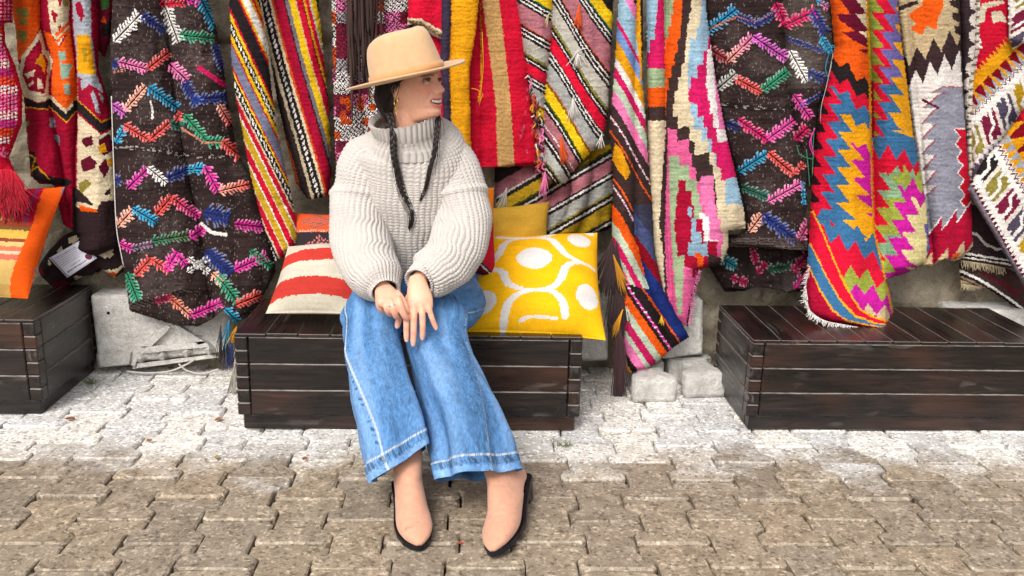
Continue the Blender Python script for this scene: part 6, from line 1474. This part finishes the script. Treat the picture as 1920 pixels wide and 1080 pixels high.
knit_part('knit_body', [pt(768, 504, 3.00), pt(768, 492, 2.985), pt(768, 470, 2.965), pt(768, 400, 2.93), pt(769, 330, 2.90), pt(770, 298, 2.882), pt(770, 276, 2.872), pt(768, 260, 2.862), pt(765, 246, 2.850)],
          [.128, .138, .158, .175, .180, .184, .176, .148, .105], [.095, .105, .125, .14, .138, .130, .118, .104, .092], 440, 280, 64, extra=wr_t, amp=.0064, sl=.0100)
def col_x(V, a, t): return np.interp(t, [0, .25, .5, 1], [.0, .004, .001, .0])[:, None]*np.ones(len(a))+.006*(vn(V[..., 0]*20, V[..., 2]*20, 8)-.5)
knit_part('turtleneck', [pt(767, 276, 2.862), pt(766, 256, 2.850), pt(764, 238, 2.836), pt(761, 227, 2.824), pt(758, 215, 2.818)], [.128, .108, .100, .102, .106], [.110, .098, .094, .094, .096], 330, 80, 42, extra=col_x, amp=.0085, stm=False)
def wr_s(V, a, t):
    z = V[..., 2]; x = V[..., 0]
    seam = .006*np.exp(-((t-.30)/.018)**2)[:, None]; fold = .018*(vn(x*10+z*16, z*7, 15)-.5)
    return seam+fold
knit_part('sleeve', [pt(724, 292, 2.885), pt(704, 299, 2.885), pt(684, 332, 2.870), pt(674, 385, 2.84), pt(674, 440, 2.80), pt(688, 492, 2.725), pt(708, 526, 2.655), pt(718, 541, 2.625), pt(723, 549, 2.606)],
          [.055, .076, .081, .077, .081, .084, .075, .052, .043], [.06, .083, .086, .082, .083, .082, .07, .046, .038], 250, 300, 34, ref=(0, 1, 0), extra=wr_s, amp=.0064, sl=.0100)
knit_part('sleeve', [pt(814, 292, 2.885), pt(834, 299, 2.885), pt(852, 332, 2.870), pt(865, 385, 2.84), pt(864, 440, 2.79), pt(841, 488, 2.715), pt(812, 514, 2.660), pt(794, 524, 2.640), pt(785, 531, 2.622)],
          [.055, .076, .081, .077, .080, .082, .073, .052, .045], [.06, .083, .086, .082, .083, .082, .07, .048, .040], 250, 300, 34, ref=(0, 1, 0), extra=wr_s, amp=.0064, sl=.0100)
BRY = 2.735
braid([(730, 212, 2.76), (736, 236, 2.735), (738, 270, 2.725), (741, 308, 2.738), (752, 348, 2.757), (764, 380, 2.768), (772, 404, 2.776), (770, 424, 2.782)], .0068, .0048, 6)
braid([(819, 214, 2.80), (821, 232, 2.755), (818, 262, 2.738), (812, 296, 2.742), (804, 328, 2.752), (796, 352, 2.760), (789, 372, 2.768)], .0058, .0036, 5)

# ---- earring and ring
ear = hw(-.4, -7.55, 6.3)
def torus(c, n_, R_, r_, name, m, parent, el=1.0, seg=28):
    n_ = np.asarray(n_, float)/np.linalg.norm(n_); e = np.cross(n_, (0, 0, 1)); e /= np.linalg.norm(e); g2 = np.cross(n_, e); t = np.linspace(0, 2*np.pi, seg, endpoint=False); s = np.linspace(0, 2*np.pi, 8, endpoint=False)
    d = np.cos(t)[:, None]*e+np.sin(t)[:, None]*g2*el; P = np.asarray(c)+R_*d; V = P[:, None]+r_*(np.cos(s)[None, :, None]*d[:, None]+np.sin(s)[None, :, None]*n_)
    k = np.arange(seg); q = np.concatenate([np.stack([k*8+j, ((k+1) % seg)*8+j, ((k+1) % seg)*8+(j+1) % 8, k*8+(j+1) % 8], -1) for j in range(8)])
    return obj(name, np_mesh(name, V.reshape(-1, 3), quads=q), m, parent)
er = torus(ear-up*.008, lf*.9+fw*.3, .0085, .0016, 'earring', M_GOLD, person, 1.35)
torus(ear-up*.027, fw, .0045, .0012, 'hoop', M_GOLD, er); torus(ear-up*.036, lf, .0038, .0011, 'hoop', M_GOLD, er)
v = ell_pts(ear-up*.043, np.eye(3)*.0032, 10, 12); obj('bead', np_mesh('bead', v.reshape(-1, 3), quads=grid_faces(10, 12, True)), M_GOLD, er)
torus(pt(736, 574, 2.541), pt(738, 580, 2.536)-pt(733, 561, 2.552), .0105, .0026, 'finger_ring', M_SILVER, person)

# ---- wide jeans
DN = C(92, 142, 196, .80)
def jeans_leg(path, rl, rd, seams, seed, shear=0.0, sh2=.34, nu=300, nv=380):
    V, c, T, S, B, a, r1, r2 = tube(path, rl, rd, nu, nv, (1, 0, 0), 2.1); t = np.linspace(0, 1, nv)[:, None]; A = a[None]
    sm = np.clip((t-.62)/.38, 0, 1)**1.5; V = V.copy(); V[..., 2] += shear*sm*(V[..., 0]-c[:, None, 0])+sh2*sm*(V[..., 1]-c[:, None, 1])
    n = outward(V, c, normals(V))
    low = np.clip((t-.42)/.5, 0, 1)
    d = .015*low*np.sin(A*4+seed+2.5*t)+.007*low*np.sin(A*7+seed*2-3*t)
    sv = np.concatenate([[0], np.cumsum(np.linalg.norm(np.diff(c, axis=0), axis=1))])[:, None]
    d = d+.012*(vn(A*2.2+sv*3, sv*7, seed)-.5)+.006*(vn(A*5+sv*12, sv*14, seed+1)-.5)
    kn = np.exp(-((t-.40)/.12)**2); d = d+.0025*kn*np.sin(sv*95+3*np.sin(A+seed))
    d = d+.0012*(vn(A*26, sv*150, seed+2)-.5)
    V = V+n*d[..., None]
    fade = vn(A*3, sv*6, seed+3); streak = vn(A*60, sv*9, seed+4); slub = hsh(np.arange(nu)[None]*1.0+0*t, np.floor(np.arange(nv)[:, None]/2)+0*A, seed+5)
    k = .62+.46*fade+.16*np.clip((t-.3)/.2, .15, 1)*(streak-.5)+.22*(slub-.5)+.16*kn+.26*(vn(A*9, sv*60, seed+9)-.5)+.36*np.clip((t-.33)/.12, .2, 1)*(vn(A*22+sv*30, sv*150-A*6, seed+10)-.5)+.3*(vn(A*45-sv*40, sv*260, seed+11)-.5)
    cols = DN[None, None]*k[..., None]+np.array([.12, .12, .10])*np.clip(fade-.40, 0, 1)[..., None]
    for (ua, ph) in seams:   # flat-felled seam: raised, with pale thread either side
        dd = np.angle(np.exp(1j*(A-ua-ph*(t-.5))))*r1[:, None]*1.0
        V = V+n*(.0022*np.exp(-(dd/.004)**2))[..., None]
        th_ = (abs(dd+.003) < .0022); cols[th_] = C(196, 206, 218)
        pk = (abs(dd-.005) < .004) & (vn(sv*330+A*9, 0*sv+A*3, seed+7) > .60); cols[pk] = DN*.45
    for z0, zz1 in ((.9455, .9500),):
        m = (t > z0) & (t < zz1) & ((A*r1[:, None]*1000/5 % 1) < .7); cols[m] = C(206, 208, 210)
    m = (t > .951) & (t < .978) & (vn(A*30+sv*90, sv*60, seed+8) > .60); cols[m] = cols[m]*.45
    m = (t > .972); cols[np.broadcast_to(m, cols.shape[:2])] = cols[np.broadcast_to(m, cols.shape[:2])]*1.25+.03
    V = V+n*(.0035*((t > .942) & (t < 1.1)))[..., None]
    ce = V[-1].mean(0); inn = np.array([ce+(V[-i]-V[-i].mean(0))*.955+(V[-i].mean(0)-ce) for i in (1, 6, 14, 30, 60)])
    V = np.concatenate([V, inn]); cols = np.concatenate([cols, np.tile(DN*.75, (5, nu, 1))])
    return obj('trouser_leg', np_mesh('trouser_leg', V.reshape(-1, 3), quads=grid_faces(len(V), nu, True), polys=[list(range(nu))[::-1]], col=np.clip(cols.reshape(-1, 3), .01, .9), dom='POINT'), M_DENIM, jeans)
jeans = empty('jeans', (0, 0, 0)); jeans.parent = person; jeans.matrix_parent_inverse = person.matrix_basis.inverted()
jeans_leg([(-.235, 3.13, .455), (-.245, 3.0, .475), (-.262, 2.86, .482), (pt(699, 582, 2.76)[0], 2.765, .482), (pt(699, 590, 2.70)[0], 2.70, .462), (pt(699, 618, 2.66)[0], 2.655, .41), pt(703, 690, 2.60), pt(716, 750, 2.51), pt(735, 814, 2.425), pt(750, 868, 2.375)],
          [.11, .105, .097, .092, .089, .088, .089, .090, .088, .086], [.10, .095, .088, .084, .082, .084, .096, .108, .112, .110], [(math.radians(150), -1.57)], 3, .36)
jeans_leg([(-.09, 3.13, .455), (-.075, 3.0, .475), (-.062, 2.86, .482), (pt(815, 582, 2.77)[0], 2.775, .482), (pt(816, 590, 2.71)[0], 2.71, .462), (pt(820, 622, 2.67)[0], 2.665, .41), pt(833, 695, 2.60), pt(855, 760, 2.51), pt(879, 832, 2.40), pt(894, 892, 2.335)],
          [.11, .108, .104, .101, .098, .097, .098, .101, .106, .108], [.10, .098, .09, .086, .084, .086, .098, .112, .12, .118], [(math.radians(20), 1.75)], 11, -.22)
V, *_ = tube([(-.165, 3.07, .40), (-.165, 3.06, .45), (-.165, 3.05, .52), (-.165, 3.035, .60)], [.20, .205, .185, .165], [.12, .13, .125, .115], 120, 60, pw=2.4)
obj('waist', np_mesh('waist', V.reshape(-1, 3), quads=grid_faces(60, 120, True), polys=[list(range(120))[::-1], list(range(59*120, 60*120))], col=DN*.62), M_DENIM, jeans)

# ---- ankle boots: suede uppers, black soles and block heels
def boot(heel, toe, lean=0.0, roll=0.0, s0=.035):
    fwd = toe-heel; fwd[2] = 0; Lf = np.linalg.norm(fwd); fwd /= Lf; side = np.array([fwd[1], -fwd[0], 0]); k = (Lf-.0)/.275
    def rl_(P):
        if not roll: return P
        d = P-heel; s_ = d@side; z_ = d[..., 2]; s2 = s0+(s_-s0)*math.cos(roll)+z_*math.sin(roll); z2 = z_*math.cos(roll)-(s_-s0)*math.sin(roll)
        return P+(s2-s_)[..., None]*side+np.stack([0*z_, 0*z_, z2-z_], -1)
    secs = [((-.075, .225), (.010, .235), .041), ((-.055, .185), (.032, .198), .041), ((-.034, .15), (.066, .172), .042), ((-.036, .115), (.094, .154), .041), ((-.030, .068), (.120, .132), .039), ((.022, .060), (.150, .110), .040), ((.08, .034), (.180, .088), .043), ((.14, .012), (.208, .070), .0475), ((.185, .008), (.236, .057), .0455), ((.232, .009), (.256, .045), .034), ((.260, .012), (.270, .034), .019), ((.274, .015), (.277, .024), .007)]
    P = crs(np.array([[*b, *t, w] for b, t, w in secs]), 90); a = np.linspace(0, 2*np.pi, 60, endpoint=False); rows = []
    for b0, b1, t0, t1, w in P:
        m0, m1 = (b0+t0)/2, (b1+t1)/2; d0, d1 = (t0-b0)/2, (t1-b1)/2; cs, sn = np.sign(np.cos(a))*abs(np.cos(a))**.9, np.sin(a)
        x = m0+d0*cs; z = m1+d1*cs; rows.append(heel+np.outer(x*k-np.clip(z-.1, 0, 1)*0, fwd)+np.outer(np.clip(z-.07, 0, 1)*lean, (1, 0, 0))+np.outer(z, (0, 0, 1))+np.outer(w*sn*(1+.12*np.clip(-cs, 0, 1)*(b1 < .05)), side))
    V = rl_(np.array(rows))
    fold = .0022*np.sin(np.linspace(0, 1, 90)*62)*np.exp(-((np.linspace(0, 1, 90)-.36)/.13)**2)+.0016*np.sin(np.linspace(0, 1, 90)*80)*np.exp(-((np.linspace(0, 1, 90)-.66)/.07)**2)
    V = V+(fold[:, None]*(vn(np.linspace(0, 6, 60)[None]+0*fold[:, None], np.linspace(0, 9, 90)[:, None], 7)))[..., None]*np.array([0, -.6, .8]); bt = empty('ankle_boot', tuple(heel)); bt.parent = person; bt.matrix_parent_inverse = person.matrix_basis.inverted()
    def bo(name, me, m):
        o = bpy.data.objects.new(name, me); link(o, bt); me.materials.append(m); o.matrix_parent_inverse = Matrix.Translation(-Vector(tuple(heel))); return o
    SU = lin((222, 162, 132))*.80; dirt = vn(V[..., 0]*60, V[..., 1]*60+V[..., 2]*30, 4); cols = SU*(.94+.12*vn(V[..., 0]*22, V[..., 2]*22, 6))[..., None]; m = (dirt > .93) & (V[..., 2] < .07); cols[m] *= .75
    bo('upper', np_mesh('upper', V.reshape(-1, 3), quads=grid_faces(90, 60, True), polys=[list(range(60))[::-1], list(range(89*60, 90*60))], col=cols.reshape(-1, 3), dom='POINT'), M_SUEDE)
    xs = np.linspace(-.034, .279, 60); zs = np.interp(xs, [-.034, .0, .02, .08, .14, .19, .235, .279], [.064, .060, .056, .032, .011, .0075, .0085, .012]); ws = np.interp(xs, [-.036, -.03, -.015, .02, .08, .14, .19, .235, .262, .274, .279], [.006, .028, .039, .041, .043, .0515, .0495, .039, .025, .013, .003])
    SV = []
    for x, z, w in zip(xs, zs, ws):
        c = heel+fwd*x*k; SV.append([c+side*w+np.array([0, 0, z+.006]), c-side*w+np.array([0, 0, z+.006]), c-side*w*.97+np.array([0, 0, z-.0075]), c+side*w*.97+np.array([0, 0, z-.0075])])
    SV = rl_(np.array(SV)); bo('sole', np_mesh('sole', SV.reshape(-1, 3), quads=grid_faces(60, 4, True), polys=[[0, 1, 2, 3], [239, 238, 237, 236]], col=C(32, 32, 38), smooth=False), M_PLAIN)
    tri = []
    for row_, j0, j1 in ((2, 40, 50), (12, 41, 49), (22, 43, 47), (28, 44.4, 45.6)):
        tri.append([np.array([np.interp(jj, np.arange(60), V[row_, :, k_]) for k_ in range(3)])+.0008*(lambda d_: d_/np.linalg.norm(d_))(V[row_, 45]-V[row_].mean(0)) for jj in np.linspace(j0, j1, 5)])
    bo('elastic_gusset', np_mesh('elastic_gusset', np.array(tri).reshape(-1, 3), quads=grid_faces(4, 5), col=C(40, 34, 34)), M_PLAIN)
    hl = []
    for z, x0, x1, w in ((.0005, -.022, .018, .024), (.006, -.023, .019, .0245), (.03, -.027, .022, .028), (.055, -.034, .030, .034)):
        r = [(x0+.008, -w), (x1, -w), (x1, w), (x0+.008, w), (x0, w-.010), (x0, -w+.010)]; hl.append([heel+fwd*x*k+side*y+np.array([0, 0, z]) for x, y in r])
    hl = rl_(np.array(hl)); bo('heel', np_mesh('heel', hl.reshape(-1, 3), quads=grid_faces(4, 6, True), polys=[list(range(6))[::-1], list(range(18, 24))], col=C(34, 36, 44), smooth=False), M_PLAIN)
boot(HEEL_R.copy(), TOE_R.copy(), .05); boot(HEEL_L.copy(), TOE_L.copy(), -.36, math.radians(17))

# ------------------------------------------------------------------ small things on the ground
def leaf(px, py, size, col, rz, label):
    c = gz(px, py, .002); n = 7; t = np.linspace(0, 1, n); w = np.sin(np.pi*t)**.8*.38; V = []
    for i in range(n):
        for s in (-1, 0, 1): V.append(((t[i]-.5)*size, s*w[i]*size, .003+.15*size*abs(s)*(.5+.5*t[i])))
    o = obj('fallen_leaf', np_mesh('fallen_leaf', V, quads=grid_faces(n, 3), col=col), M_PLAIN); o.location = tuple(c); o.rotation_euler = (0, 0, rz); tag(o, label, 'leaf', 'dry leaves on the paving')
leaf(700, 828, .03, C(168, 124, 84), .4, 'small dry tan leaf on the pale paving in front of the bench'); leaf(407, 860, .022, C(180, 150, 80), 2, 'yellowish dry leaf at left of the bench on pale paving')
leaf(131, 787, .034, C(150, 96, 74), .2, 'reddish dry leaf on the paving by the left bench'); leaf(410, 788, .03, C(170, 116, 84), 1, 'reddish dry leaf beside the left corner of the middle bench')
leaf(571, 862, .022, C(176, 98, 66), 1.4, 'rusty leaf on the pale paving left of the jeans hem'); leaf(863, 1020, .016, C(200, 90, 70), .3, 'tiny orange leaf in the joint between the boots'); leaf(280, 828, .024, C(170, 122, 84), 2.2, 'tan curled leaf on the white paving at left')
def weed(px, py, n, hgt, seed, label):
    R6 = np.random.default_rng(seed); c = gz(px, py, -.004); paths, rad = [], []
    for i in range(n):
        a = R6.uniform(0, 6.28); L = hgt*R6.uniform(.5, 1.2); b = R6.uniform(.3, 1.1); t = np.linspace(0, 1, 6); o = c+np.array([R6.normal(0, .012), R6.normal(0, .006), 0])
        paths.append(o+np.stack([math.cos(a)*L*b*t, math.sin(a)*L*b*t, L*(t-.45*t**2)], -1)); rad.append(.0013*np.array([1, 1, .9, .8, .6, .25]))
    v, q, pn = multi_tube(paths, rad, 4); o = obj('weed', np_mesh('weed', v, quads=q, polys=pn, col=C(128, 136, 96)), M_YARN); tag(o, label, 'weed')
weed(172, 722, 34, .045, 1, 'tuft of dry grass in a joint beside the left bench'); weed(1062, 838, 26, .03, 2, 'low dry weed in a paving joint right of the jeans hem')
# pale cables along the foot of the wall
ps = []
for pth in ([(238, 703), (280, 706), (320, 702), (350, 690), (366, 680)], [(335, 684), (352, 697), (380, 702), (410, 694)]):
    c = crs(np.array(pth, float), 24); ps.append(np.array([at(x, y, 3.49) for x, y in c]))
ps = [p+np.array([0, 0, max(0, .008-p[:, 2].min())]) for p in ps]
v, q, pn = multi_tube(ps, [np.full(24, .0038)]*2, 8)
tag(obj('cable', np_mesh('cable', v, quads=q, polys=pn, col=C(205, 198, 188)), M_PLAIN), 'pale electrical cable looping under the carved stone', 'cable')
